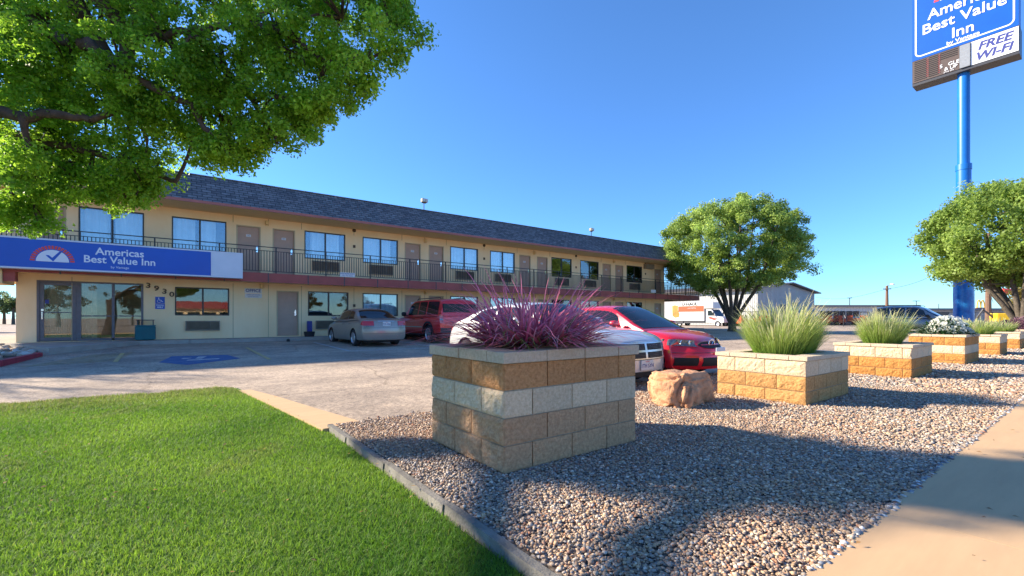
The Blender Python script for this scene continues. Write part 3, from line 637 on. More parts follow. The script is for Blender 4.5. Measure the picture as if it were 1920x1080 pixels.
def door(x, z0, z1, num):
    d = MB(); y = YW+.06
    d.box((x+.055, y, z0+.01), (x+DW-.055, y+.045, z1-.05)); do = d.build('door', M['door'], motel)
    j = MB()
    for (a, b_) in (((x+.002, z0), (x+.052, z1-.002)), ((x+DW-.052, z0), (x+DW-.002, z1-.002)), ((x+.053, z1-.048), (x+DW-.053, z1-.002))): j.box((a[0], YW-.012, a[1]), (b_[0], y+.06, b_[1]))
    j.build('jamb', M['jamb'], do)
    h = MB(); hx = x+DW-.14; h.box((hx-.035, y-.012, z0+.92), (hx+.035, y-.001, z0+1.12)); h.tube([(hx, y-.012, z0+.99), (hx, y-.06, z0+.99), (hx-.11, y-.062, z0+.985)], .013); h.lathe([(.0, -.02), (.025, -.02), (.025, 0)], (hx, y-.012, z0+1.16), 'y', 12)
    h.build('handle', M['chrome'], do)
    if num:
        p = MB(); px = x+DW/2; p.box((px-.09, y-.008, z0+1.56), (px+.09, y-.001, z0+1.66)); p.build('number_plate', M['white'], do)
        text_mesh('number', num, .085, M['signtextblue'], do, (px, y-.009, z0+1.61), (1,0,0), (0,0,1), depth=.001)
    return do
for i, x in enumerate(UD): door(x, 3.09, 5.12, str(201+i))
for i, x in enumerate(LD): door(x, .31, 2.345, None if i == 0 else str(101+i))
def acunit(x, z, w=1.17, h=.40):
    a = MB(); a.box((x, YW-.09, z), (x+w, YW+.02, z+.03)); a.box((x, YW-.09, z+h-.03), (x+w, YW+.02, z+h)); a.box((x, YW-.09, z+.031), (x+.03, YW+.02, z+h-.031)); a.box((x+w-.03, YW-.09, z+.031), (x+w, YW+.02, z+h-.031))
    n = int(h/.035)
    for k in range(1, n): a.add([(x+.031, YW-.085, z+.03+k*.033), (x+w-.031, YW-.085, z+.03+k*.033), (x+w-.031, YW-.045, z+.048+k*.033), (x+.031, YW-.045, z+.048+k*.033)], [(0,1,2,3)])
    a.box((x+.031, YW-.03, z+.031), (x+w-.031, YW-.005, z+h-.031)); a.box((x+w*.7, YW-.088, z+.03), (x+w*.7+.02, YW-.03, z+h-.03))
    return a.build('air_conditioner', M['ac'], motel)
for x in WIN: acunit(x+.33, 3.33, 1.22, .48)
for x in LWIN: acunit(x+.34, .60)
# storefront
F = MB(); y0, y1 = YW-.02, YW+.10
def bar(a, b_, z0, z1): F.box((a, y0, z0), (b_, y1, z1))
bar(-3.84, -3.77, .28, 2.44); bar(-2.83, -2.71, .28, 2.385); bar(-3.769, -.952, 2.386, 2.44); bar(-1.87, -1.79, .36, 2.385); bar(-1.02, -.952, .28, 2.385); bar(-2.709, -1.871, .28, .36); bar(-1.789, -1.021, .28, .36)
so = F.build('entrance_frame', M['greyframe'], motel)
g = MB(); g.box((-2.708, YW+.03, .362), (-1.872, YW+.04, 2.384)); g.build('pane', M['glassdark'], so)
g = MB(); g.box((-1.788, YW+.03, .362), (-1.022, YW+.04, 2.384)); g.build('pane', M['glassdark'], so)
g = MB(); g.box((-2.705, YW+.0, 1.17), (-1.875, YW+.028, 1.21)); g.box((-1.785, YW+.0, 1.17), (-1.025, YW+.028, 1.21)); g.build('rail_bar', M['greyframe'], so)
D_ = MB()
for (a, b_) in (((-3.765, .30), (-3.66, 2.38)), ((-2.94, .30), (-2.835, 2.38)), ((-3.659, 2.28), (-2.941, 2.38)), ((-3.659, .30), (-2.941, .42)), ((-3.659, 1.30), (-2.941, 1.33))): D_.box((a[0], YW-.0, a[1]), (b_[0], YW+.05, b_[1]))
do = D_.build('entrance_door', M['greyframe'], motel)
g = MB(); g.box((-3.658, YW+.015, .421), (-2.942, YW+.025, 1.299)); g.box((-3.658, YW+.015, 1.331), (-2.942, YW+.025, 2.279)); g.build('pane', M['glassdark'], do)
g = MB(); g.tube([(-3.70, YW-.005, 1.05), (-3.70, YW-.07, 1.07), (-3.70, YW-.07, 1.33), (-3.70, YW-.005, 1.35)], .014); g.box((-3.73, YW-.02, 1.36), (-3.67, YW-.001, 1.43)); g.build('handle', M['chrome'], do)
p = MB(); p.box((-3.64, YW+.005, 1.62), (-3.54, YW+.012, 1.76)); p.build('sticker', M['signtextblue'], do)
c = MB(); n = 60; c.grid([[(-3.72+1.42*i/n, YW+.22+(.03 if i % 2 else 0), z) for i in range(n+1)] for z in (.32, 2.42)]); c.build('added_backing', M['lobby'], so, fix=False)  # pleated sheet added behind the glass so the unlit lobby reads beige
# balcony
yb = 21.2
mb = MB(); mb.box((-4.6, yb+.06, 2.80), (35.5, YW-.004, 2.97)); mb.box((34.21, YW-.004, 2.80), (35.5, 33, 2.97)); mb.build('balcony_slab', M['concrete'], motel)
mb = MB(); mb.box((-4.6, yb+.07, 2.66), (35.4, YW-.006, 2.795)); mb.box((34.22, YW-.006, 2.66), (35.4, 33, 2.795)); mb.build('soffit', M['soffit'], motel)
k = 0; x = -4.6
while x < 35.49:
    x2 = min(35.5, x+1.55); mb = MB(); mb.box((x+.004, yb, 2.60), (x2-.004, yb+.058, 2.985)); mb.box((x-.02, yb-.012, 2.585), (x+.02, yb+.05, 2.99), 1)
    mb.build('fascia', [M['redtrim'], M['darkmetal']], motel); x = x2
mb = MB(); mb.box((35.444, yb+.06, 2.6), (35.5, 33, 2.985)); mb.build('fascia', M['redtrim'], motel)
def railsec(p0, p1):
    p0 = Vector(p0); p1 = Vector(p1); d = p1-p0; L = d.length; u = d/L; nn = Vector((-u.y, u.x, 0)); mb = MB()
    def bx(s0, s1, hw, z0, z1):
        a = p0+u*s0-nn*hw; b_ = p0+u*s1-nn*hw; c = b_+nn*2*hw; e = a+nn*2*hw
        mb.add([(q.x, q.y, z) for z in (z0, z1) for q in (a, b_, c, e)], [(0,3,2,1),(4,5,6,7),(0,1,5,4),(1,2,6,5),(2,3,7,6),(3,0,4,7)])
    bx(0, L, .024, 4.055, 4.085); bx(0, L, .016, 3.90, 3.92); bx(0, L, .016, 3.055, 3.08); bx(0, .045, .022, 2.99, 4.054)
    n = max(2, round(L/.105))
    for i in range(1, n): s = L*i/n; bx(s-.011, s+.011, .010, 3.081, 3.899)
    return mb.build('railing', M['rail'], motel)
x = -4.6
while x < 35.3: x2 = min(35.45, x+2.005); railsec((x, yb+.03, 0), (x2, yb+.03, 0)); x = x2
for y in (21.24, 24.2, 27.2): railsec((35.45, y, 0), (35.45, y+2.9, 0))
# roof
ze, zt_ = 5.58, 6.95; ye, yt = 20.95, 22.6; xl, xr = -11.2, 34.2; xtl, xtr = -10.8, 32.7  # left end stretched past the walls, unseen, for its shadow on the lot
mb = MB(); mb.add([(xl,ye,ze),(xr,ye,ze),(xtr,yt,zt_),(xtl,yt,zt_)], [(0,1,2,3)]); mb.add([(xr,ye,ze),(xr,35.4,ze),(xtr,34,zt_),(xtr,yt,zt_)], [(0,1,2,3)])
mb.add([(xl,35.4,ze),(xl,ye,ze),(xtl,yt,zt_),(xtl,34,zt_)], [(0,1,2,3)]); mb.add([(xr,35.4,ze),(xl,35.4,ze),(xtl,34,zt_),(xtr,34,zt_)], [(0,1,2,3)])
ro = mb.build('roof', M['shingle'], motel)
mb = MB(); mb.box((xtl-.03, yt-.03, zt_-.02), (xtr+.03, yt+.06, zt_+.055)); mb.box((xtl, yt+.06, zt_-.06), (xtr, 33.9, zt_-.02)); mb.build('roof_cap', M['shingle'], ro)
mb = MB(); mb.box((xl-.02, ye-.045, ze-.09), (xr+.03, ye-.005, ze+.015)); mb.box((xr+.0, ye-.004, ze-.09), (xr+.03, 35.4, ze+.015)); mb.build('eave_trim', M['redtrim2'], ro)
mb = MB(); mb.box((xl, ye+.0, ze-.07), (xr-.01, YW-.003, ze-.03)); mb.box((32.61, YW-.003, ze-.07), (xr-.01, 35.3, ze-.03)); mb.build('eave_soffit', M['soffit'], motel)
mb = MB(); mb.box((-5.6, YW, 2.6), (X0-.002, 34, 5.5)); mb.build('added_wing', M['stucco'], motel)  # unseen upper wing added under the stretched roof
for x in (-10.6, -8.2): mb = MB(); mb.box((x, 21.6, .1), (x+.35, 21.95, 5.5)); mb.build('added_column', M['stucco'], motel)  # unseen columns added to carry the roof stretched for its shadow
# small fixtures on the wall
def sconce(x, z):
    m_ = MB(); m_.bbox((x-.07, YW-.035, z-.10), (x+.07, YW-.002, z+.10), .012); m_.lathe([(0, .12), (.05, .11), (.075, .02), (.08, -.06), (0, -.07)], (x, YW-.11, z), 'z', 14); return m_.build('wall_light', M['soffit'], motel, smooth=50)
for x in (3.29, 10.95, 18.6, 26.28): sconce(x, 5.30); sconce(x-.2 if x < 4 else x, 2.5)
for x in (7.13, 14.78, 22.4, 30.1):
    m_ = MB(); m_.lathe([(0, -.07), (.06, -.06), (.09, -.02), (.09, 0)], (x, YW, 5.44), 'y', 16); m_.build('smoke_bell', M['brass'], motel)
    m_ = MB(); m_.bbox((x-.06, YW-.03, 4.58), (x+.06, YW-.002, 4.72), .01); m_.build('outlet_box', M['brass'], motel)
    m_ = MB(); m_.bbox((x-.06, YW-.03, 1.66), (x+.06, YW-.002, 1.80), .01); m_.build('outlet_box', M['brass'], motel)
m_ = MB(); m_.bbox((29.85, YW-.32, 5.05), (30.85, YW-.002, 5.42), .02)
for k in range(8): m_.box((29.9+k*.11, YW-.335, 5.1), (29.95+k*.11, YW-.322, 5.38))
m_.build('window_air_conditioner', M['ac'], motel)
# roof floodlights
for (x, z) in ((10.94, 7.5), (24.05, 7.45)):
    t = thing('roof_floodlight', (x, 22.75, zt_), 'twin box floodlight on the roof edge '+('above the middle of the motel' if x < 15 else 'nearer the far end of the motel roof'), 'floodlight', 'floodlights on the motel roof')
    m_ = MB(); m_.tube([(x, 22.72, zt_), (x, 22.72, z-.1)], .025); m_.tube([(x-.12, 22.72, z-.1), (x+.12, 22.72, z-.1)], .02); m_.build('bracket', M['darkmetal'], t)
    m_ = MB(); m_.bbox((x-.17, 22.55, z-.08), (x+.02, 22.78, z+.12), .02); m_.bbox((x+.04, 22.62, z-.06), (x+.2, 22.85, z+.13), .02); m_.build('lamp_head', M['ac'], t)
    m_ = MB(); m_.box((x-.15, 22.54, z-.06), (x, 22.549, z+.10)); m_.box((x+.055, 22.61, z-.04), (x+.185, 22.619, z+.11)); m_.build('lens', M['lightlens'], t)

# canopy sign
t = thing('canopy_sign', (-2, 20.8, 3.2), 'long blue and white illuminated box sign above the office entrance', 'sign')
sx0, sx1, sy0, sy1, sz0, sz1 = -7.2, 2.18, 20.74, 21.14, 2.68, 3.68
mb = MB(); mb.box((sx0, sy0+.012, sz0), (sx1, sy1, sz1)); 
for (a, b_) in (((sx0, sz0), (sx1, sz0+.05)), ((sx0, sz1-.05), (sx1, sz1)), ((sx1-.05, sz0+.051), (sx1, sz1-.051))): mb.box((a[0], sy0-.012, a[1]), (b_[0], sy0+.010, b_[1]))
mb.build('cabinet', M['whitemetal'], t)
mb = MB(); mb.box((sx0, sy0-.004, sz0+.052), (1.13, sy0+.008, sz1-.052)); mb.build('face', M['signblue'], t)
mb = MB(); mb.box((1.135, sy0-.004, sz0+.052), (sx1-.052, sy0+.008, sz1-.052)); mb.build('face', M['whitemetal'], t)
tx = dict(right=(1,0,0), up=(0,0,1), depth=.004)
text_mesh('lettering', 'Americas', .34, M['signwhite'], t, (-1.49, sy0-.008, 3.37), xs=1.0, bold=.006, **tx)
text_mesh('lettering', 'Best Value Inn', .34, M['signwhite'], t, (-1.48, sy0-.008, 3.09), xs=.97, bold=.006, **tx)
text_mesh('lettering', 'by Vantage', .11, M['signwhite'], t, (-1.5, sy0-.008, 2.86), **tx)
def emblem(parent, cx, cz, r, fy, ux, dark, hgt=1.0):
    """half sun with rays and a tick; ux maps local x to the sign plane"""
    def P3(u, v, d): return ux(cx+u, cz+v, d)
    mb = MB(); n = 30
    pts = [P3(r*.74*math.cos(math.pi*i/n), r*.74*hgt*math.sin(math.pi*i/n), 0) for i in range(n+1)]
    mb.add(pts, [tuple(range(n+1))]); mb.build('emblem_dome', M['signwhite'], parent, fix=False)
    mb = MB(); K = 19
    for k in range(K):
        a0 = math.pi*(k+.16)/K; a1 = math.pi*(k+.84)/K
        mb.add([P3(rr*math.cos(a), rr*hgt*math.sin(a), 0) for rr, a in ((r*.79, a0), (r, a0), (r, a1), (r*.79, a1))], [(0,1,2,3)])
    mb.build('emblem_rays', M['signred'], parent, fix=False)
    mb = MB(); mb.add([P3(u*r, v*r*hgt, .003) for u, v in ((-.32,.40),(-.17,.40),(-.02,.25),(.30,.66),(.52,.80),(.02,.02))], [(0,1,2,3,4,5)]); mb.build('emblem_tick', dark, parent, fix=False)
emblem(t, -3.16, 2.94, .52, 0, lambda u, v, d: (u, sy0-.010-d, v), M['signblue'], 1.0)
# porch beam and red bracket under the sign
t = thing('entrance_canopy', (-5, 22, 2.4), 'tan canopy beam with red end block at the left corner of the office', 'canopy')
mb = MB(); mb.box((-4.75, 21.15, 2.22), (-4.37, 22.59, 2.66)); mb.box((-9, 21.1, 2.45), (-4.76, 22.58, 2.66)); mb.build('beam', M['soffit'], t)
mb = MB(); mb.box((-4.45, 21.25, 2.30), (-4.1, 21.6, 2.64)); mb.build('end_block', M['redtrim'], t)
# numerals, wall signs
t = thing('house_numbers', (-.45, YW, 2.2), 'dark bronze numerals 3930 stepping down the office wall', 'numbers')
for ch, x, z in (('3', -.80, 2.37), ('9', -.55, 2.27), ('3', -.30, 2.16), ('0', -.07, 2.05)): text_mesh('numeral', ch, .27, M['brass'], t, (x, YW-.02, z), (1,0,-.15), (.1,0,1), bold=.006, depth=.01, xs=1.25)
def plate(name, x0, x1, z0, z1, mt, label, y=YW, cat='sign', group=None):
    t = thing(name, ((x0+x1)/2, y, (z0+z1)/2), label, cat, group); mb = MB(); mb.bbox((x0, y-.018, z0), (x1, y-.003, z1), .003); mb.build('panel', mt, t); return t
t = plate('accessible_parking_sign', -.59, -.29, 1.70, 1.95, M['signblue'], 'blue wheelchair symbol sign below the house numbers')
mb = MB(); yy = YW-.022
def strip(pts, w):
    for (a, b_) in zip(pts[:-1], pts[1:]):
        a = Vector(a); b_ = Vector(b_); d = (b_-a).normalized(); n = Vector((-d.y, d.x))*w/2; a = a-d*w*.3; b_ = b_+d*w*.3
        mb.add([(p.x, yy, p.y) for p in (a+n, a-n, b_-n, b_+n)], [(0,1,2,3)])
cx, cz = -.45, 1.80
strip([(cx-.03, cz+.085), (cx-.02, cz+.02), (cx+.04, cz+.015), (cx+.07, cz-.04), (cx+.095, cz-.035)], .018)
strip([(cx-.02+.055*math.cos(a), cz-.02+.055*math.sin(a)) for a in np.linspace(2.2, 6.0, 12)], .014); mb.lathe([(0, -.002), (.016, -.002), (.016, 0)], (cx-.03, yy, cz+.105), 'y', 12)
mb.build('symbol', M['signwhite'], t, fix=False)
t = plate('parking_notice_sign', -.59, -.29, 1.47, 1.69, M['signblue'], 'small blue PARKING ONLY plate directly under the wheelchair sign')
text_mesh('lettering', 'PARKING', .058, M['signwhite'], t, (-.44, YW-.022, 1.62), (1,0,0), (0,0,1), depth=.001, bold=.002); text_mesh('lettering', 'ONLY', .075, M['signwhite'], t, (-.44, YW-.022, 1.54), (1,0,0), (0,0,1), depth=.001, bold=.003)
t = plate('office_sign', 2.44, 3.10, 2.20, 2.41, M['white'], 'white OFFICE sign on the wall left of the brown ground floor door')
text_mesh('lettering', 'OFFICE', .185, M['signtextblue'], t, (2.77, YW-.022, 2.305), (1,0,0), (0,0,1), depth=.001, bold=.004, xs=.98)
t = plate('notice_sign', 2.46, 3.10, 2.0, 2.18, M['white'], 'white two line notice directly beneath the OFFICE sign')
text_mesh('lettering', 'OPEN 24 HOURS', .07, M['signtextblue'], t, (2.78, YW-.022, 2.125), (1,0,0), (0,0,1), depth=.001); text_mesh('lettering', 'PLEASE RING BELL', .05, M['signtextblue'], t, (2.78, YW-.022, 2.05), (1,0,0), (0,0,1), depth=.001)
t = plate('balcony_notice', 6.05, 6.72, 3.0, 3.20, M['white'], 'white notice board tied to the foot of the balcony railing above the silver sedan', y=yb)
text_mesh('lettering', 'FOR MORE INFO', .085, M['signtextblue'], t, (6.38, yb-.022, 3.14), (1,0,0), (0,0,1), depth=.001); text_mesh('lettering', 'CALL THE OFFICE', .06, M['signtextblue'], t, (6.38, yb-.022, 3.05), (1,0,0), (0,0,1), depth=.001)
plate('balcony_notice', 28.9, 29.5, 3.05, 3.28, M['white'], 'blank white notice on the balcony railing near its far end', y=yb)
# bin, pot and post by the wall
t = thing('litter_bin', (-.85, 22.15, .27), 'teal slatted litter bin beside the office glass', 'bin')
mb = MB(); mb.bbox((-1.16, 21.95, .29), (-.58, 22.45, .80), .03)
for k in range(13):
    a = -1.14+k*.044; mb.box((a, 21.935, .31), (a+.022, 21.949, .78))
for k in range(11):
    a = 21.97+k*.042; mb.box((-1.174, a, .31), (-1.161, a+.022, .78)); mb.box((-.579, a, .31), (-.566, a+.022, .78))
mb.build('body', M['teal'], t); mb = MB(); mb.bbox((-1.18, 21.93, .80), (-.56, 22.47, .84), .012); mb.build('rim', M['teal'], t)
mb = MB(); mb.bbox((-1.14, 21.97, 1.02), (-.60, 22.43, 1.05), .012); [mb.tube([(a, b_, .84), (a, b_, 1.02)], .012) for a in (-1.1, -.64) for b_ in (22.0, 22.4)]; mb.build('lid', M['darkmetal'], t)
t = thing('ash_stand', (4.98, 22.3, .27), 'blue and black narrow ash stand by the ground floor door', 'ash stand')
mb = MB(); mb.bbox((4.9, 22.2, .5), (5.1, 22.4, .98), .02); mb.build('post', M['signtextblue'], t); mb = MB(); mb.lathe([(0, .27), (.2, .27), (.24, .5), (.21, .5), (.2, .46), (0, .46)], (4.95, 22.1, 0), 'z', 20); mb.build('tray', M['black'], t)
t = tag(MB().lathe([(0, 0), (.07, 0), (.06, .1), (0, .12)], (3.85, 20.9, gz(20.9)), 'z', 14).build('drain_cap', M['black']), 'small black cap standing on the asphalt before the brown door', 'cap')
# ------------------------------------------------------------ vehicles
def pchip(xs, ys):
    xs = np.array(xs, float); ys = np.array(ys, float); h = np.diff(xs); d = np.diff(ys)/h; m = np.zeros(len(xs))
    for i in range(1, len(xs)-1):
        if d[i-1]*d[i] > 0: m[i] = 2*d[i-1]*d[i]/(d[i-1]+d[i])
    m[0] = d[0]; m[-1] = d[-1]
    def f(x):
        x = min(max(x, xs[0]), xs[-1]); i = min(int(np.searchsorted(xs, x, 'right'))-1, len(h)-1); i = max(i, 0); t = (x-xs[i])/h[i]
        return float((2*t**3-3*t**2+1)*ys[i]+(t**3-2*t**2+t)*h[i]*m[i]+(-2*t**3+3*t**2)*ys[i+1]+(t**3-t**2)*h[i]*m[i+1])
    return f
FY = [0, .55, .86, .945, .985, 1, 1, .993, .975, .945, .895, .80, .62, .42, .21, 0]
FZ = [0, 0, .01, .05, .14, .30, .48, .64, .78, .88, .945, .985, 1.0, 1.012, 1.02, 1.022]
def vehicle(name, label, cat, loc, yaw, P, group=None):
    """local frame: +x forward, +y left, z up. Body lofted along x, glasshouse lofted on top"""
    t = thing(name, (0,0,0), label, cat, group)
    L, Wd = P['L'], P['W']; xf = L/2; xr_ = -L/2; xfa = xf-P['fo']; xra = xfa-P['wb']; wr = P['wr']; hw = Wd/2
    top = pchip([xr_+a for a, _ in P['top']], [b for _, b in P['top']]); bot = pchip([xr_+a for a, _ in P['bot']], [b for _, b in P['bot']])
    ef, er = P.get('ef', (.34, .5)), P.get('er', (.26, .35)); el = P.get('el', .85)
    def hwid(x):
        d = min(xf-x, x-xr_); s = max(0, 1-d/el); return hw*(1-P.get('tap', .10)*s**2.2)
    def endx(x, fy, fz):
        sf = max(0, 1-(xf-x)/el); sr = max(0, 1-(x-xr_)/el)
        bz = (fz-.40)**2
        return x-sf**2*(ef[0]*fy**2.6+ef[1]*bz)+sr**2*(er[0]*fy**2.6+er[1]*bz)
    ck = P.get('belt', None)
    xs = np.concatenate([np.linspace(xr_, xr_+.9, 14), np.linspace(xr_+.9, xf-.9, 34)[1:-1], np.linspace(xf-.9, xf, 14)])
    def bodypt(x, j, sg=1):
        zb, zt = bot(x), top(x); w_ = hwid(x); crown = 1
        return (endx(x, FY[j], FZ[j]), sg*w_*FY[j], zb+(zt-zb)*FZ[j])
    mb = MB(); nr = len(FY); ring = [(j, 1) for j in range(nr)]+[(j, -1) for j in range(nr-2, 0, -1)]; nR = len(ring)
    vs = [bodypt(x, j, s) for x in xs for j, s in ring]; fs = []
    for i in range(len(xs)-1):
        for k in range(nR): fs.append((i*nR+k, i*nR+(k+1) % nR, (i+1)*nR+(k+1) % nR, (i+1)*nR+k))
    # end caps as curved grids
    cols = 8
    for e, i in ((0, 0), (1, len(xs)-1)):
        x = xs[i]; idx = {}
        for j in range(1, nr-1):
            for c in range(cols+1):
                fy = FY[j]*(1-2*c/cols)
                if c == 0: idx[j, c] = i*nR+j
                elif c == cols: idx[j, c] = i*nR+(nR-j)
                else: vs.append((endx(x, abs(fy), FZ[j]), fy*hwid(x), bot(x)+(top(x)-bot(x))*FZ[j])); idx[j, c] = len(vs)-1
        for j in range(1, nr-2):
            for c in range(cols): fs.append((idx[j, c], idx[j, c+1], idx[j+1, c+1], idx[j+1, c]))
        # close top and bottom slivers
        fs.append(tuple([i*nR+nr-1]+[idx[nr-2, c] for c in range(cols+1)])); fs.append(tuple([i*nR]+[idx[1, c] for c in range(cols+1)]))
    mb.add(vs, fs); body = mb.build('body', [P['paint'], M['black']], t, smooth=33, local=True); body.data.polygons.foreach_set('material_index', [0]*len(body.data.polygons))
    cut = MB()
    for xa in (xra, xfa):
        for s in (1, -1):
            y0_, y1_ = s*(hw-.42), s*(hw+.2); cut.lathe([(0, y0_), (wr*1.13, y0_), (wr*1.13, y1_), (0, y1_)], (xa, 0, wr*1.02), 'y', 40, 0)
    co = cut.build('cutter', [M['black'], M['black']], None); 
    bm = bmesh.new(); bm.from_mesh(co.data); bmesh.ops.remove_doubles(bm, verts=bm.verts, dist=1e-5); bmesh.ops.recalc_face_normals(bm, faces=bm.faces); bm.to_mesh(co.data); bm.free()
    for p_ in co.data.polygons: p_.material_index = 1
    md = body.modifiers.new('b', 'BOOLEAN'); md.operation = 'DIFFERENCE'; md.object = co; md.solver = 'EXACT'
    dg = bpy.context.evaluated_depsgraph_get(); nm = bpy.data.meshes.new_from_object(body.evaluated_get(dg)); body.modifiers.clear()
    if len(nm.polygons) > 200: body.data = nm
    nm.name = 'body'; bpy.data.objects.remove(co)
    # glasshouse
    roof = P['roof']; rz = pchip([xr_+a for a, _ in roof], [b for _, b in roof]); ga, gb = xr_+roof[0][0], xr_+roof[-1][0]
    zmax = max(b for _, b in roof); inset = P.get('gi', .07); lean = P.get('lean', .20)
    def gside(x, z):
        zb = top(x)-.03; return hwid(min(max(x, ga), gb))*.955-inset*.5-lean*max(0, (z-zb)/(zmax-zb+1e-6))**1.15
    def gtop(x, fy):
        zb = top(x)-.03; h = max(rz(x)-zb, .0); e = min(.075, h*.4); return rz(x)-e*abs(fy)**3.5
    def ghalf(x):
        zb = top(x)-.03; ze_ = gtop(x, 1); pts = []
        for q in (0, .3, .6, .85, 1): z = zb+(ze_-zb)*q; pts.append((gside(x, z), z))
        ye_ = pts[-1][0]
        for fy in (.93, .82, .62, .4, .2, 0): pts.append((ye_*fy, gtop(x, fy)))
        return pts
    G_ = MB(); gx = np.linspace(ga, gb, 46); rows = []
    for x in gx:
        hp = ghalf(x); pe = P.get('gbow', .10); 
        rows.append([(x, y, z) for y, z in hp]+[(x, -y, z) for y, z in hp[-2::-1]])
    G_.grid(rows); G_.add(rows[0], [tuple(range(len(rows[0])))]); G_.add(rows[-1], [tuple(range(len(rows[-1])))])
    G_.build('roof', P.get('roofpaint', P['paint']), t, smooth=45, local=True)
    glass = P.get('glass', M['carglass'])
    for s in (1, -1):
        for (a, b_, sa, sb) in P['sidewin']:
            a += xr_; b_ += xr_; g = MB(); rws = []
            for i in range(13):
                f_ = i/12; col = []
                for q in (0, .25, .5, .75, 1):
                    x = (a+sa*q)*(1-f_)+(b_+sb*q)*f_; zb = top(x)+P.get('wz', .035); zt2 = max(zb+.004, gtop(x, 1)-P.get('wt', .035)); z = zb+(zt2-zb)*q
                    col.append((x, s*(gside(x, z)+.006), z))
                rws.append(col)
            g.grid(rws); g.build('side_window', glass, t, smooth=60, local=True)
            if P.get('trimwin'):
                tb = MB(); tb.tube([rws[i][0] for i in range(13)], .009, 5); tb.build('window_trim', M[P['trimwin']], t, local=True)
    def topglass(nm_, a, b_, f_):
        a += xr_; b_ += xr_; g = MB(); rws = []
        for i in range(9):
            x = a+(b_-a)*i/8; ye_ = gside(x, gtop(x, 1)); dz = (rz(x+.01)-rz(x-.01))/.02; nl = math.hypot(dz, 1)
            rws.append([(x-dz/nl*.007, ye_*fy*f_, gtop(x, fy*f_)+.007/nl) for fy in np.linspace(-1, 1, 11)])
        g.grid(rws); return g.build(nm_, glass, t, smooth=60, local=True)
    if 'wind' in P: topglass('windscreen', P['wind'][0], P['wind'][1], .90)
    if 'rearw' in P: topglass('rear_window', P['rearw'][0], P['rearw'][1], .86)
    # wheels
    for xa in (xra, xfa):
        for s in (1, -1):
            yc = s*(hw-.115); o_ = s
            tb = MB(); w2 = .11; prof = [(wr*.64, -w2), (wr*.90, -w2), (wr*.985, -w2*.72), (wr, -w2*.4), (wr, w2*.4), (wr*.985, w2*.72), (wr*.90, w2), (wr*.64, w2)]
            tb.lathe(prof, (xa, yc, wr), 'y', 36); wo = tb.build('wheel', M['black'], t, smooth=40, local=True)
            rb = MB(); f0 = yc+s*w2; rb.lathe([(wr*.66, f0-s*.0), (wr*.62, f0+s*.008), (wr*.57, f0-s*.015), (wr*.55, f0-s*.075), (0, f0-s*.08)], (xa, 0, wr), 'y', 32)
            ns = P.get('spokes', 7)
            for k in range(ns):
                a = 2*math.pi*k/ns; u = Vector((math.cos(a), 0, math.sin(a))); v = Vector((-math.sin(a), 0, math.cos(a))); c0 = Vector((xa, 0, wr)); w0, w1 = wr*.12, wr*.075
                q = [c0+u*wr*.10-v*w0, c0+u*wr*.10+v*w0, c0+u*wr*.60+v*w1, c0+u*wr*.60-v*w1]; y_a, y_b = f0-s*.012, f0-s*.05
                rb.add([(p.x, y_a, p.z) for p in q]+[(p.x, y_b, p.z) for p in q], [(0,1,2,3),(4,7,6,5),(0,4,5,1),(1,5,6,2),(2,6,7,3),(3,7,4,0)])
            rb.lathe([(0, f0-s*.002), (wr*.14, f0-s*.006), (wr*.16, f0-s*.06)], (xa, 0, wr), 'y', 16); rb.build('rim', M['alloy'], wo, smooth=40, local=True)
    def cap(front, y, z):
        x = xs[-1] if front else xs[0]; zb, zt2 = bot(x), top(x); fz = min(1, max(0, (z-zb)/(zt2-zb))); return endx(x, min(1, abs(y)/hwid(x)), fz)
    def patch(nm_, front, y0_, y1_, z0_, z1_, mt, off=.008, shear=0, ny=8, rnd=0, curve=None):
        g = MB(); rws = []
        for i in range(ny+1):
            f_ = i/ny; y = y0_+(y1_-y0_)*f_; r = []
            sh = 1 if not rnd else max(.15, 1-abs(2*f_-1)**rnd)
            zc = (z0_+z1_)/2; zz0 = zc+(z0_-zc)*sh+shear*f_; zz1 = zc+(z1_-zc)*sh+shear*f_
            for q in range(5): z = zz0+(zz1-zz0)*q/4; r.append((cap(front, y, z)+(off if front else -off), y, z))
            rws.append(r)
        g.grid(rws)
        back = [[(p[0]-(.03 if front else -.03), p[1], p[2]) for p in r] for r in rws]
        for A in (0, 4):
            for i in range(ny): g.add([rws[i][A], rws[i+1][A], back[i+1][A], back[i][A]], [(0,1,2,3)])
        for A in (0, ny):
            for i in range(4): g.add([rws[A][i], rws[A][i+1], back[A][i+1], back[A][i]], [(0,1,2,3)])
        return g.build(nm_, mt, t, smooth=50, local=True)
    def sidepatch(nm_, x0_, x1_, z0_, z1_, mt, off=.006, sides=(1, -1), sl=0):
        for s in sides:
            g = MB(); rws = []
            for i in range(9):
                x = x0_+(x1_-x0_)*i/8; r = []
                for q in range(4):
                    z = z0_+(z1_-z0_)*q/3+sl*i/8; zb, zt2 = bot(x), top(x); fz = min(1, max(0, (z-zb)/(zt2-zb))); fy = float(np.interp(fz, FZ[2:12], FY[2:12]))
                    r.append((endx(x, fy, fz), s*(hwid(x)*fy+off), z))
                rws.append(r)
            g.grid(rws); g.build(nm_, mt, t, smooth=60, local=True)
    P['details'](t, patch, sidepatch, cap, dict(xr=xr_, xf=xf, hw=hw, top=top, bot=bot, gside=gside, gtop=gtop, xfa=xfa, xra=xra, hwid=hwid))
    # seams, handles and mirrors
    for xd in P['seams']:
        x = xr_+xd; sidepatch('door_seam', x-.004, x+.004, bot(x)+.10, top(x)-.03, M['black'], .0025)
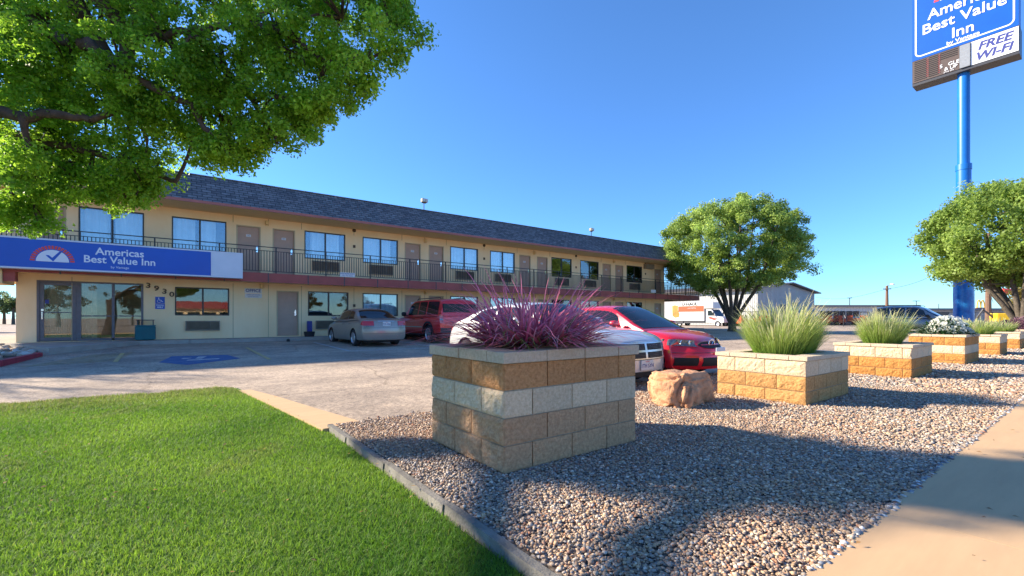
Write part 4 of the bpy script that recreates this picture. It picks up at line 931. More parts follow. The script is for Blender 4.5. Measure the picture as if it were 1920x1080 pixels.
    for xd in P['handles']:
        x = xr_+xd
        for s in (1, -1):
            h = MB(); z = top(x)-.13; y = hwid(x)*.975; h.bbox((x-.09, s*y if s > 0 else s*y-.035, z-.016), (x+.09, s*y+.035 if s > 0 else s*y, z+.016), .01); h.build('handle', P.get('handlemat', P['paint']), t, smooth=50, local=True)
    xm = xr_+P['mirror']
    for s in (1, -1):
        V0_, F0_ = ico(2); q = MB(); zc = top(xm)+.10; yc = s*(hw+.10)
        q.add([(xm+p[0]*.07+(.03 if p[0] > 0 else 0), yc+math.copysign(abs(p[1])**.7, p[1])*.11, zc+math.copysign(abs(p[2])**.7, p[2])*P.get('mh', .07)) for p in V0_], [tuple(f) for f in F0_])
        q.tube([(xm, s*(hw-.08), top(xm)+.02), (xm, s*(hw+.04), zc-.02)], .022, 6); q.build('mirror', P.get('mirmat', P['paint']), t, smooth=60, local=True)
    # dark floor and inner structure seen under the sills
    u = MB(); u.box((xr_+.35, -hw+.28, .17), (xf-.35, hw-.28, .26)); u.tube([(xra, -hw+.2, wr), (xra, hw-.2, wr)], .04, 6); u.tube([(xr_+.15, hw*.55, .24), (xr_+.8, hw*.55, .26)], .03, 8); u.build('underbody', M['black'], t, local=True)
    t.location = loc; t.rotation_euler = (P.get('pitch', 0), 0, yaw); return t

def plate_local(t, x, y, z, txt, front, small=None, w_=.305, h_=.155, cap_=None):
    s = 1 if front else -1; g = MB(); g.bbox((min(x, x+s*.012), y-w_/2, z-h_/2), (max(x, x+s*.012), y+w_/2, z+h_/2), .003); o = g.build('number_plate', M['white'], t, local=True); ORG[o.name] = Vector((0,0,0))
    text_mesh('lettering', txt, .085, M['signtextblue'], o, (x+s*.0135, y, z-.012), (0, s, 0), (0,0,1), depth=.0005, bold=.001, xs=.95)
    text_mesh('lettering', 'TEXAS', .034, M['signred'], o, (x+s*.0135, y, z+.055), (0, s, 0), (0,0,1), depth=.0005)

# silver sedan nose in to the wall
def det_silver(t, patch, side, cap, D):
    for s in (1, -1):
        patch('tail_light', False, s*.47, s*.84, .80, .97, M['redlens'], .010, 0); side('tail_light', D['xr']+.02, D['xr']+.30, .82, .965, M['redlens'], .006, (s,))
        patch('reverse_light', False, s*.47, s*.80, .765, .798, M['clearlens'], .009)
    patch('trunk_seam', False, -.80, .80, .715, .722, M['black'], .004, ny=12); patch('bumper_crease', False, -.82, .82, .50, .508, M['darkmetal'], .004, ny=12)
    patch('plate_recess', False, -.34, .34, .78, .955, P_silver['paint'], .003); patch('chrome_strip', False, -.32, .32, .955, .975, M['alloy'], .012)
    plate_local(t, cap(False, 0, .86)-.012, 0, .86, 'T32 XBL', False)
    side('side_moulding', D['xra']+.45, D['xfa']-.45, .50, .53, P_silver['paint'], .014)
P_silver = dict(L=4.80, W=1.79, fo=.98, wb=2.72, wr=.325, paint=paint('silver_beige_paint', (.30, .265, .225)),
    top=[(0, .98), (.25, 1.02), (.7, 1.05), (1.0, 1.04), (2.2, .99), (3.4, .97), (4.3, .84), (4.65, .72), (4.8, .64)],
    bot=[(0, .26), (.4, .22), (1.1, .2), (3.8, .19), (4.5, .2), (4.8, .24)],
    roof=[(.66, 1.03), (1.0, 1.20), (1.42, 1.405), (1.8, 1.47), (2.3, 1.485), (2.8, 1.44), (3.15, 1.28), (3.62, .97)],
    sidewin=[(1.25, 1.92, .22, 0), (1.97, 3.02, 0, -.12)], wind=(2.86, 3.55), rearw=(.76, 1.42), seams=[1.95, 3.05], handles=[1.55, 2.4], mirror=3.05, details=det_silver,
    er=(.20, .22), ef=(.42, .5), spokes=7, lean=.24, tap=.07, el=.7)
vehicle('parked_car', 'silver beige sedan parked nose in to the motel wall, rear towards the lot', 'car', (6.32, 18.78, .035), R(91.5), dict(P_silver, pitch=0), 'cars parked in the motel lot')

# red suv beside it
def det_suv(t, patch, side, cap, D):
    for s in (1, -1):
        patch('tail_light', False, s*.83, s*.985, .86, 1.20, M['redlens'], .012, ny=3); side('tail_light', D['xr']+.02, D['xr']+.10, .86, 1.2, M['redlens'], .006, (s,))
        patch('reverse_light', False, s*.835, s*.98, .98, 1.06, M['clearlens'], .016, ny=3)
    patch('bumper', False, -.95, .95, .45, .66, M['darkmetal'], .05, ny=12); patch('hatch_seam', False, -.8, .8, .72, .73, M['black'], .006)
    g = MB(); zz = D['top'](D['xr']+.1); g.bbox((D['xr']+.13, -.80, 1.19), (D['xr']+.19, .80, 1.66), .02); g.build('rear_window', M['tintglass'], t, local=True)
    for s in (1, -1):
        g = MB(); g.tube([(D['xr']+.7, s*.60, 1.89), (D['xr']+.75, s*.60, 1.94), (D['xr']+2.9, s*.60, 1.945), (D['xr']+3.0, s*.60, 1.89)], .02, 6); g.build('roof_rail', M['black'], t, local=True)
        for xa in (D['xra'], D['xfa']):
            g = MB(); w_ = D['hw']+.006; n = 18; rws = [[(xa+rr*math.cos(a), s*yy_, .40+rr*math.sin(a)) for (rr, yy_) in ((.455, w_-.05), (.455, w_+.03), (.53, w_+.02), (.53, w_-.02))] for a in np.linspace(-.15, math.pi+.15, n)]
            g.grid(rws); g.build('wheel_flare', M['black'], t, smooth=50, local=True)
        g = MB(); g.bbox((D['xra']+.55, s*(D['hw']+.03)-.09, .33), (D['xfa']-.5, s*(D['hw']+.03)+.09, .38), .015); g.build('running_board', M['black'], t, local=True)
    side('side_moulding', D['xra']+.56, D['xfa']-.5, .66, .70, M['alloy'], .016)
    plate_local(t, cap(False, 0, .84)-.01, 0, .84, 'K47 RMV', False)
P_suv = dict(L=5.02, W=2.0, fo=.93, wb=2.95, wr=.385, paint=paint('red_paint', (.80, .025, .03), .1),
    top=[(0, 1.12), (.15, 1.17), (1, 1.17), (3.5, 1.15), (4.3, 1.11), (4.85, 1.02), (5.02, .95)],
    bot=[(0, .45), (.4, .40), (1.2, .36), (4, .36), (4.6, .38), (5.02, .42)],
    roof=[(.10, 1.14), (.15, 1.45), (.26, 1.80), (.5, 1.885), (1.6, 1.91), (2.7, 1.90), (3.1, 1.80), (3.4, 1.55), (3.85, 1.15)],
    sidewin=[(.36, 1.42, .06, 0), (1.52, 2.25, 0, 0), (2.33, 3.36, 0, -.16)], wind=(3.12, 3.78), seams=[1.47, 2.3, 3.38], handles=[1.75, 2.6], mirror=3.42, details=det_suv,
    er=(.10, .06), ef=(.25, .2), lean=.17, tap=.04, el=.5, spokes=6, mh=.10, mirmat=M['black'], handlemat=M['black'], wz=.05, wt=.05, gi=.05)
vehicle('parked_car', 'red full size suv with black roof rails parked right of the silver sedan', 'suv', (9.72, 19.1, .05), R(90), P_suv, 'cars parked in the motel lot')

# white sedan with cross bar grille behind the purple grass
def det_dodge(t, patch, side, cap, D):
    patch('grille', True, -.52, .52, .50, .76, M['alloy'], .02, ny=8)
    for s in (1, -1):
        for (a, b_) in ((.515, .61), (.645, .745)): patch('grille_opening', True, s*.035, s*.48, a, b_, M['black'], .028, ny=4); 
        for k in range(3):
            for zz in (.535, .56, .585, .67, .695, .72): patch('grille_bar', True, s*.05, s*.47, zz-.003, zz+.003, M['darkmetal'], .031, ny=2) if k == 0 else None
        patch('head_light', True, s*.56, s*.86, .60, .74, M['clearlens'], .014, ny=6)
        patch('fog_light', True, s*.60, s*.78, .30, .38, M['clearlens'], .012, ny=3)
        patch('tail_light', False, s*.48, s*.86, .78, .93, M['redlens'], .010)
    patch('lower_intake', True, -.46, .46, .22, .30, M['black'], .008); patch('bumper_crease', True, -.9, .9, .485, .493, M['darkmetal'], .004, ny=12)
    plate_local(t, cap(True, 0, .41)+.012, .0, .405, '1TH 5YH', True)
    x = D['xf']-.25
    g = MB(); g.tube([(D['xf']-1.15, -.62, D['top'](D['xf']-1.15)+.012), (D['xf']-.4, -.55, D['top'](D['xf']-.4)+.012)], .006, 5); g.build('hood_crease', P_dodge['paint'], t, local=True)
P_dodge = dict(L=5.06, W=1.89, fo=.96, wb=3.05, wr=.345, paint=paint('pearl_white_paint', (.62, .62, .60), .15),
    top=[(0, .93), (.2, 1.0), (.7, 1.06), (1.2, 1.07), (2.5, 1.01), (3.6, 1.0), (4.4, .93), (4.85, .84), (5.06, .76)],
    bot=[(0, .27), (.5, .22), (4.4, .2), (5.06, .22)],
    roof=[(.35, 1.0), (.75, 1.16), (1.3, 1.38), (1.8, 1.46), (2.3, 1.48), (2.8, 1.44), (3.15, 1.29), (3.62, 1.0)],
    sidewin=[(1.05, 1.95, .35, 0), (2.02, 3.0, 0, -.12)], wind=(2.86, 3.55), rearw=(.45, 1.25), seams=[1.98, 3.05], handles=[1.5, 2.4], mirror=3.05, details=det_dodge,
    ef=(.30, .12), er=(.24, .3), el=.7, spokes=5, lean=.24, tap=.07)
vehicle('parked_car', 'white sedan with chrome cross bar grille, half hidden behind the purple grass planter', 'car', (6.02, 7.03, -.045), R(-90), P_dodge, 'cars parked in the motel lot')

# red sedan facing the planters
def det_mazda(t, patch, side, cap, D):
    for s in (1, -1):
        patch('head_light', True, s*.42, s*.86, .615, .735, M['clearlens'], .012, ny=8, shear=.03)
        side('head_light', D['xf']-.42, D['xf']-.10, .645, .755, M['clearlens'], .006, (s,), sl=-.0)
        for k, yy_ in enumerate((.50, .62, .74)):
            g = MB(); xx = cap(True, yy_, .69)+.016; g.lathe([(0, .0), (.035, .004), (.045, .0)], (xx, s*yy_, .69), 'x', 16); g.build('lamp_bulb', M['chrome'], t, local=True)
        patch('fog_intake', True, s*.50, s*.80, .27, .42, M['black'], .008, ny=5); side('indicator', D['xf']-.36, D['xf']-.20, .50, .56, M['amber'], .006, (s,))
    patch('grille', True, -.36, .36, .58, .71, M['black'], .010, rnd=6); patch('grille_strip', True, -.30, .30, .64, .66, P_mazda['paint'], .02)
    patch('lower_grille', True, -.42, .42, .26, .42, M['black'], .010); patch('bumper_crease', True, -.85, .85, .505, .512, M['darkmetal'], .003, ny=12)
    # winged oval badge
    g = MB(); xx = cap(True, 0, .66)+.03
    g.tube([(xx, .10*math.cos(a), .665+.075*math.sin(a)) for a in np.linspace(0, 2*math.pi, 25)], .010, 6, cap=False); g.tube([(xx, -.085, .70), (xx, -.045, .69), (xx, 0, .64), (xx, .045, .69), (xx, .085, .70)], .009, 6); g.build('badge', M['chrome'], t, smooth=50, local=True)
    g = MB(); xx = cap(True, .0, .46)+.02; g.bbox((xx, -.155, .49), (xx+.012, .155, .60), .003); g.build('number_plate', M['whitemetal'], t, local=True)
    g = MB(); g.tube([(D['xf']-1.42, -.42, D['top'](D['xf']-1.42)+.012), (D['xf']-.75, -.05, D['top'](D['xf']-.75)+.018)], .008, 5); g.tube([(D['xf']-1.46, .1, D['top'](D['xf']-1.46)+.012), (D['xf']-.95, .42, D['top'](D['xf']-.95)+.018)], .008, 5); g.build('wiper', M['black'], t, local=True)
P_mazda = dict(L=4.74, W=1.78, fo=.95, wb=2.675, wr=.325, paint=paint('metallic_red_paint', (.80, .014, .03), .15),
    top=[(0, .92), (.2, .97), (.7, 1.0), (1.2, 1.0), (2.3, .95), (3.2, .93), (3.9, .88), (4.45, .77), (4.74, .66)],
    bot=[(0, .25), (.5, .2), (4.2, .18), (4.74, .20)],
    roof=[(.40, .95), (.85, 1.16), (1.35, 1.36), (1.8, 1.43), (2.2, 1.44), (2.6, 1.41), (3.0, 1.25), (3.62, .915)],
    sidewin=[(1.0, 1.88, .30, 0), (1.94, 3.06, 0, -.18)], wind=(2.62, 3.54), rearw=(.5, 1.3), seams=[1.92, 3.1], handles=[1.5, 2.4], mirror=3.02, details=det_mazda,
    ef=(.46, .55), er=(.25, .3), el=.9, spokes=10, lean=.25, tap=.08)
vehicle('parked_car', 'metallic red sedan with round multi lamp headlights facing the planters beside the white sedan', 'car', (8.22, 6.86, -.045), R(-90), P_mazda, 'cars parked in the motel lot')

# dark suv
def det_dark(t, patch, side, cap, D):
    for s in (1, -1): patch('tail_light', False, s*.80, s*.98, .88, 1.18, M['redlens'], .012, ny=3); side('tail_light', D['xr']+.02, D['xr']+.2, .86, 1.2, M['redlens'], .008, (s,)); patch('head_light', True, s*.6, s*.9, .8, .98, M['clearlens'], .012)
    side('belt_strip', D['xr']+.25, D['xf']-.3, 1.15, 1.165, M['alloy'], .012); patch('grille', True, -.5, .5, .7, .98, M['darkmetal'], .012)
    side('lower_panel', D['xra']+.5, D['xfa']-.5, .40, .56, M['darkmetal'], .010)
    for s in (1, -1):
        g = MB(); g.tube([(D['xr']+.7, s*.60, 1.89), (D['xr']+.75, s*.60, 1.94), (D['xr']+2.9, s*.60, 1.945), (D['xr']+3.0, s*.60, 1.89)], .02, 6); g.build('roof_rail', M['black'], t, local=True)
P_dark = dict(P_suv, L=5.25, paint=paint('slate_grey_paint', (.13, .14, .165), .4), details=det_dark, wheelbase=3.02, mirmat=M['black'],
    roof=[(.20, 1.14), (.34, 1.4), (.58, 1.80), (.8, 1.885), (1.6, 1.94), (2.7, 1.92), (3.1, 1.80), (3.4, 1.58), (4.05, 1.15)],
    top=[(0, 1.12), (.15, 1.17), (1, 1.17), (3.7, 1.15), (4.5, 1.11), (5.0, 1.02), (5.25, .92)], bot=[(0, .45), (.4, .40), (1.2, .36), (4, .36), (4.8, .38), (5.25, .42)],
    sidewin=[(.62, 1.42, .18, 0), (1.52, 2.25, 0, 0), (2.33, 3.4, 0, -.2)], wind=(3.12, 3.95))
vehicle('parked_car', 'dark slate grey suv seen side on behind the fountain grass near the blue sign pole', 'suv', (39.9, 8.2, .0), R(-90), P_dark, 'cars parked in the motel lot')
# white suv at the left edge
P_wh = dict(P_suv, paint=paint('plain_white_paint', (.66, .66, .64), .1), details=det_dark)
vehicle('parked_car', 'white suv with dark windows partly visible past the left corner of the office', 'suv', (-12.9, 47.5, .12), R(172), P_wh, 'cars parked in the motel lot')

# box truck
t = thing('rental_box_truck', (0,0,0), 'white and orange rental moving truck parked behind the round tree', 'truck')
tl = lambda *a, **k: None
# local: +x forward, +y left
b = MB(); b.bbox((-3.6, -1.15, .75), (1.15, 1.15, 3.15), .03); b.bbox((1.16, -1.15, 2.35), (2.35, 1.15, 3.15), .04); b.build('cargo_box', M['white'], t, local=True)
b = MB(); b.box((-2.55, -1.162, 1.95), (1.1, -1.152, 2.7)); b.build('orange_band', M['orange'], t, local=True)
b = MB(); b.add([(-3.5,-1.156,2.78),(-3.45,-1.156,1.4),(-3.0,-1.156,1.15),(-2.45,-1.156,1.25),(-2.35,-1.156,1.6),(-2.6,-1.156,2.15),(-2.6,-1.156,2.78),(-3.1,-1.156,2.88)], [tuple(range(8))])
b.build('orange_graphic', mat('orange_graphic', (.62, .14, .015), .5, var=0, scale=2, col2=(.75, .28, .03)), t, local=True)
ORG[t.name] = Vector((0,0,0))
text_mesh('lettering', 'U-HAUL', .5, M['black'], t, (-.9, -1.158, 2.93), (1,0,0), (0,0,1), bold=.02, depth=.004, xs=1.25); text_mesh('lettering', '• • www.uhaul.com', .16, M['signwhite'], t, (-.6, -1.166, 2.44), (1,0,0), (0,0,1), depth=.002)
b = MB(); b.prism([(1.25,.55),(3.65,.55),(3.65,1.05),(3.5,1.25),(2.65,1.38),(2.1,2.15),(1.95,2.25),(1.25,2.25)], 'y', -.98, .98); b.build('cab', M['white'], t, local=True)
for s in (-1, 1):
    b = MB(); b.add([(1.55,s*.988,1.42),(2.45,s*.988,1.42),(2.02,s*.988,2.08),(1.55,s*.988,2.08)], [(0,1,2,3)]); b.build('side_window', M['carglass'], t, local=True)
    b = MB(); b.bbox((2.35, s*1.16-.1, 1.45), (2.45, s*1.16+.1, 1.85), .02); b.build('mirror', M['black'], t, local=True)
    b = MB(); b.add([(1.5,s*.99,1.15),(2.4,s*.99,.85),(3.0,s*.99,1.05),(2.5,s*.99,1.12),(1.9,s*.99,1.3)], [(0,1,2,3,4)]); b.build('side_stripe', M['signred'], t, local=True)
b = MB(); b.add([(2.68,-.85,1.40),(2.68,.85,1.40),(2.14,.80,2.13),(2.14,-.80,2.13)], [(0,1,2,3)]); b.build('windscreen', M['carglass'], t, local=True)
b = MB(); b.box((-3.5, -1.0, .45), (1.2, 1.0, .74)); b.box((-3.4, -1.1, .4), (-1.9, -1.02, .7)); b.build('chassis', M['darkmetal'], t, local=True)
for xa in (-2.5, 2.85):
    for s in (-1, 1):
        b = MB(); b.lathe([(.22, -.12), (.36, -.12), (.39, -.06), (.39, .06), (.36, .12), (.22, .12)], (xa, s*.9, .39), 'y', 28); wo = b.build('wheel', M['black'], t, smooth=40, local=True); b = MB(); b.lathe([(.22, s*.10), (.12, s*.04), (0, s*.05)], (xa, s*.9, .39), 'y', 20); b.build('rim', M['whitemetal'], wo, smooth=50, local=True)
t.location = (55.6, 33.0, .02); t.rotation_euler = (0, 0, R(-90))
# ------------------------------------------------------------ pole sign
t = thing('pole_sign', (44.7, 6.6, 0), 'tall blue pole carrying a large blue and white motel sign', 'sign')
PX, PY = 44.7, 6.6
mb = MB(); mb.tube([(PX,PY,-.2),(PX,PY,4.6)], .52, 28); mb.tube([(PX,PY,4.6),(PX,PY,11.9)], .40, 28); mb.tube([(PX,PY,11.9),(PX,PY,19)], .33, 28); mb.tube([(PX,PY,11.55),(PX,PY,11.95)], .43, 28); mb.build('pole', M['poleblue'], t, smooth=40)
mb = MB(); rws = []
for j in range(16):
    z = .0+j*.28; rws.append([(PX+(.545+.02*mn.noise(Vector((a*2, z*1.5, 3))))*math.cos(a), PY+(.545+.02*mn.noise(Vector((a*2, z*1.5, 3))))*math.sin(a), z) for a in np.linspace(0, 2*math.pi, 40)])
mb.grid(rws); mb.build('wrap', mat('blue_wrap', (.01, .10, .42), .3, var=0, scale=3, detail=7, col2=(.03, .30, .72)), t, smooth=60)
fx = PX-.62; SY = lambda u: PY+u   # viewer sees +y on the left
def sp(u, v, d=0): return (fx-d, PY-u, v)
def sbox(u0, u1, z0, z1, x0, x1, nm, mt, mi=0):
    m_ = MB(); m_.box((x0, PY-u0, z0), (x1, PY-u1, z1)); return m_.build(nm, mt, t)
ZB = 20.2-.0
sbox(-2.65, 2.65, ZB, 25.6, fx, fx+1.2, 'cabinet', M['signblue'])
# white rounded border line
mb = MB(); hw_, z0_, z1_ = 2.45, ZB+.22, 25.35; rr = .3; pts = []
for (cx, cz, a0) in ((hw_-rr, z0_+rr, -90), (hw_-rr, z1_-rr, 0), (-hw_+rr, z1_-rr, 90), (-hw_+rr, z0_+rr, 180)):
    for k in range(7): a = R(a0+k*15); pts.append((cx+rr*math.cos(a), cz+rr*math.sin(a)))
pts.append(pts[0])
for (a, b_) in zip(pts[:-1], pts[1:]):
    a_ = Vector(a); c = Vector(b_); d = (c-a_).normalized(); n = Vector((-d.y, d.x))*.045; mb.add([sp(q.x, q.y, .012) for q in (a_-n, c-n, c+n, a_+n)], [(0,1,2,3)])
mb.build('border_line', M['signwhite'], t, fix=False)
kw = dict(right=(0,-1,0), up=(0,0,1), depth=.01)
text_mesh('lettering', 'Americas', 1.02, M['signwhite'], t, sp(0, 23.15, .02), bold=.014, xs=.92, **kw)
text_mesh('lettering', 'Best Value', 1.0, M['signwhite'], t, sp(.02, 22.2, .02), bold=.014, xs=1.0, **kw)
text_mesh('lettering', 'Inn', 1.0, M['signwhite'], t, sp(.05, 21.2, .02), bold=.012, xs=.95, **kw)
text_mesh('lettering', 'by Vantage', .36, M['signwhite'], t, sp(.05, 20.62, .02), bold=.006, xs=1.05, **kw)
emblem(t, -.2, 23.9, 1.25, 0, lambda u, v, d: (fx-.02-d, PY-u, v), M['signblue'])
sbox(-2.65, 2.7, 18.35, ZB-.01, fx+.02, fx+1.2, 'lower_cabinet', M['darkmetal'])
# dark read-out panel with slots
mb = MB(); mb.box((fx-.02, PY+2.62, 18.55), (fx+.015, PY+.12, ZB-.05)); mb.build('readout_panel', mat('readout_brown', (.075, .05, .045), .6), t)
mb = MB()
for k in range(11):
    z = 18.68+k*.135
    for (a, b_) in ((-2.52, -1.85), (-1.72, -1.22)): mb.box((fx-.045, PY-a, z), (fx-.022, PY-b_, z+.05))
    if k > 6: mb.box((fx-.045, PY+1.1, z), (fx-.022, PY+.22, z+.05))
mb.build('slats', M['black'], t)
mb = MB()
for k in range(10):
    z = 18.74+k*.135
    for (a, b_) in ((-1.85, -1.72), (-1.22, -1.1)): mb.box((fx-.04, PY-a, z), (fx-.022, PY-b_, z+.06))
mb.build('lamp_dots', mat('dull_red', (.18, .03, .03), .5), t)
text_mesh('lettering', 'S   GLE', .34, M['signwhite'], t, sp(-.62, 19.12, .05), bold=.004, xs=1.0, **kw); text_mesh('lettering', '& UP', .32, M['signwhite'], t, sp(-.55, 18.84, .05), bold=.004, **kw)
text_mesh('lettering', 'plus tax', .17, M['signwhite'], t, sp(-.65, 18.65, .05), **kw)
m_gp = mat('panel_grey', (.22, .24, .27), .5)
sbox(-.10, .42, 18.55, ZB-.08, fx-.1, fx+.015, 'grey_panel', m_gp)
sbox(.45, 2.66, 18.55, ZB-.06, fx-.02, fx+.018, 'message_panel', M['signwhite'])
text_mesh('lettering', 'FREE', .74, M['signtextblue'], t, sp(1.55, 19.66, .03), bold=.018, shear=.25, xs=1.02, **kw); text_mesh('lettering', 'WI-FI', .74, M['signtextblue'], t, sp(1.5, 18.98, .03), bold=.018, shear=.25, xs=1.0, **kw)

# ------------------------------------------------------------ trees
def leaves(name, clumps, n_each, rad, size, c_lo, c_hi, t, up=.35, squash=.8, sun_side=None):
    """clumps: (k,3) centres. Each leaf is a small folded blade, set in the shell of its clump"""
    k = len(clumps); n = k*n_each; ci = np.repeat(np.arange(k), n_each); v = RNG.normal(0, 1, (n, 3)); v /= np.linalg.norm(v, axis=1, keepdims=True)
    r = rad*RNG.uniform(.35, 1.12, n)[:, None]*RNG.uniform(.7, 1.25, k)[ci][:, None]; P = clumps[ci]+v*r*np.array([1, 1, squash])
    ax = v+RNG.normal(0, .7, (n, 3))+np.array([0, 0, up]); ax /= np.linalg.norm(ax, axis=1, keepdims=True)
    tg = np.cross(ax, RNG.normal(0, 1, (n, 3))); tg /= np.linalg.norm(tg, axis=1, keepdims=True)+1e-9; bt = np.cross(ax, tg)
    s = (size*RNG.uniform(.6, 1.3, n))[:, None]
    A = P-bt*s*.55; B = P+tg*s*.36+ax*s*.10; C = P+bt*s*.65; D = P-tg*s*.36+ax*s*.10
    V = np.stack([A, B, C, D], 1).reshape(-1, 3); F = np.arange(n*4).reshape(n, 4)
    f = np.clip(RNG.random(k)[ci]*.7+RNG.random(n)*.5-.1, 0, 1)[:, None]; col = np.array(c_lo)*(1-f)+np.array(c_hi)*f; col = np.clip(col*RNG.uniform(.75, 1.25, (n, 1)), 0, 1)
    return np_mesh(name, V, F, M['leaf'], np.repeat(col, 4, 0), t)
def curve(a, b_, bend, n=6):
    a = Vector(a); b_ = Vector(b_); return [a.lerp(b_, i/n)+Vector(bend)*math.sin(math.pi*i/n)+Vector((random.uniform(-1,1), random.uniform(-1,1), random.uniform(-1,1)))*((b_-a).length*.012 if 0 < i < n else 0) for i in range(n+1)]
def S2W(px, py, Z):
    f, th = 850., R(53.291); r = (px-960)/f*Z; return Vector((Z*math.cos(th)+r*math.sin(th), Z*math.sin(th)-r*math.cos(th), 1.1-(py-597)/f*Z))
S2W0 = S2W
def S2W(px, py, Z): return S2W0(px, py, Z*.50)
# big tree over the lawn
t = thing('shade_tree', (-3.7, 3.1, -.05), 'large leafy shade tree overhanging the lawn and the office end of the motel', 'tree')
bm_ = MB(); T0 = Vector((-3.7, 3.1, -.1)); T1 = Vector((-3.5, 3.3, 2.4)); bm_.tube(curve(T0, T1, (.1, 0, 0)), [.36, .33, .30, .28, .28, .28, .30], 14)
nodes_ = []
def limb(pts, r0, r1):
    pts = [Vector(p) for p in pts]; full = []
    for i in range(len(pts)-1):
        for k in range(5):
            u = k/5; p0 = pts[max(i-1, 0)]; p1 = pts[i]; p2 = pts[i+1]; p3 = pts[min(i+2, len(pts)-1)]
            full.append(.5*((2*p1)+(p2-p0)*u+(2*p0-5*p1+4*p2-p3)*u*u+(3*p1-p0-3*p2+p3)*u**3)+Vector((random.uniform(-1,1), random.uniform(-1,1), random.uniform(-1,1)))*.03)
    full.append(pts[-1]); rr = [r0+(r1-r0)*(i/(len(full)-1))**.8 for i in range(len(full))]; bm_.tube(full, rr, 9); nodes_.extend(zip(full, rr)); return full
limb([T1, S2W(-150, 150, 8), S2W(60, -60, 8.5), S2W(210, 120, 9), S2W(250, 70, 8.8), S2W(270, -40, 8.6), S2W(300, -180, 8.8)], .12, .035)
limb([S2W(210, 120, 9), S2W(270, 72, 8.8), S2W(360, 60, 8.6), S2W(440, 45, 8.5), S2W(510, 20, 8.4), S2W(600, -20, 8.2), S2W(690, 10, 8.0)], .045, .012)
limb([S2W(440, 45, 8.5), S2W(540, 60, 8.4), S2W(600, 110, 8.3), S2W(680, 130, 8.2)], .04, .012)
limb([T1, S2W(-200, 230, 8.5), S2W(-40, 215, 8.3), S2W(60, 215, 8.2), S2W(170, 225, 8.5)], .10, .03)
limb([T1, S2W(-150, 240, 9.5), S2W(-40, 235, 9.5), S2W(60, 265, 9.3), S2W(220, 300, 9.5), S2W(330, 340, 9.6)], .08, .02)
limb([S2W(60, 40, 8.8), S2W(140, 80, 8.4), S2W(180, 90, 8.2), S2W(250, 150, 8.3), S2W(350, 200, 8.6), S2W(430, 290, 8.8)], .07, .02)
limb([S2W(360, 60, 8.6), S2W(420, 130, 8.8), S2W(480, 200, 9), S2W(520, 270, 9)], .05, .015)
limb([S2W(250, 70, 8.8), S2W(160, -20, 8.2), S2W(60, -80, 8)], .08, .03)
LOB = [(735,50,62,8.2),(690,110,62,8.1),(640,40,90,8.3),(740,-40,70,8.2),(655,165,48,8.2),(600,150,80,8.5),(560,235,50,8.8),(600,215,36,8.6),(520,180,80,8.8),(490,265,44,9.0),(440,280,34,9.0),(430,230,70,9.2),(450,110,90,9.0),(520,60,90,8.6),
 (360,170,90,9.4),(350,245,62,9.6),(285,330,38,9.8),(250,300,70,9.8),(300,60,90,9.3),(200,200,95,9.4),(150,310,62,9.8),(80,350,55,9.8),(30,370,45,9.5),(100,250,90,9.5),(30,160,95,9.2),(100,60,95,9.2),(20,40,80,8.8),(200,20,95,9.0),(380,-10,90,9.0),
 (500,-60,90,8.8),(620,-60,90,8.6),(-30,250,50,9.5),(270,350,34,9.7),(235,372,38,9.7),(150,352,52,9.7),(60,398,38,9.6),(8,402,32,9.5),(60,140,80,9),(140,140,80,9),(420,190,65,9),(280,240,65,9),(560,110,60,8.6),(60,-80,90,9),(230,-90,90,9),(400,-110,90,9),(230,150,70,8.4),(340,110,60,8.2),(60,300,50,8.4),(400,295,34,9.2)]
cl = []
for (px, py, r, Z) in LOB:
    c = S2W(px, py, Z); rw = r/850*Z*.50; near = min(nodes_, key=lambda q: (q[0]-c).length)
    pts = curve(near[0], c, (random.uniform(-.1,.1), random.uniform(-.1,.1), .12)); bm_.tube(pts, [min(near[1], .05)*(1-.7*i/6) for i in range(7)], 6)
    k = max(12, int(160*rw**2)); 
    for q in range(k):
        v = Vector(RNG.normal(0, 1, 3)); v.normalize(); v = v*(random.random()**.45); dpt = 1.6
        p = c+Vector((v.x*rw, v.y*rw, v.z*rw*.92))
        # deepen lobes away from the viewer's line as a real crown would be
        p += Vector((.2, 1, 0)).normalized()*random.uniform(-1.2, 1.1)*rw*.8; cl.append(p)
        if q % 4 == 0: bm_.tube([c.lerp(near[0], .15), c.lerp(p, .6)+Vector((0,0,.05)), p], [.016, .011, .005], 4)
cl = np.array([p[:] for p in cl])
bm_.build('trunk', M['bark'], t, smooth=60)
leaves('crown', cl, 150, .13, .033, (.08, .22, .014), (.30, .52, .045), t)
S2W = S2W0
# sparse tree left of the office whose branches throw the long streaks across the lot
t = thing('bare_tree', (-7.6, 18.7, .1), 'nearly leafless tree standing left of the rock bed by the office', 'tree'); b_ = MB(); random.seed(21)
def grow(p, d, r, L, lev):
    d = d.normalized(); q = p+d*L; m_ = p.lerp(q, .5)+Vector((random.uniform(-1,1), random.uniform(-1,1), 0))*L*.06; b_.tube([p, m_, q], [r, r*.85, r*.68], 7)
    if lev == 0: return
    for k in range(2 if lev < 4 else 3):
        a = Vector((random.uniform(-1,1), random.uniform(-1,1), random.uniform(-.1,.7))); grow(q, d*.85+a*.75, r*.62, L*random.uniform(.66, .85), lev-1)
grow(Vector((-7.6, 18.7, -.1)), Vector((.05, 0, 1)), .2, 1.7, 5)
b_.build('trunk', M['bark'], t, smooth=60)
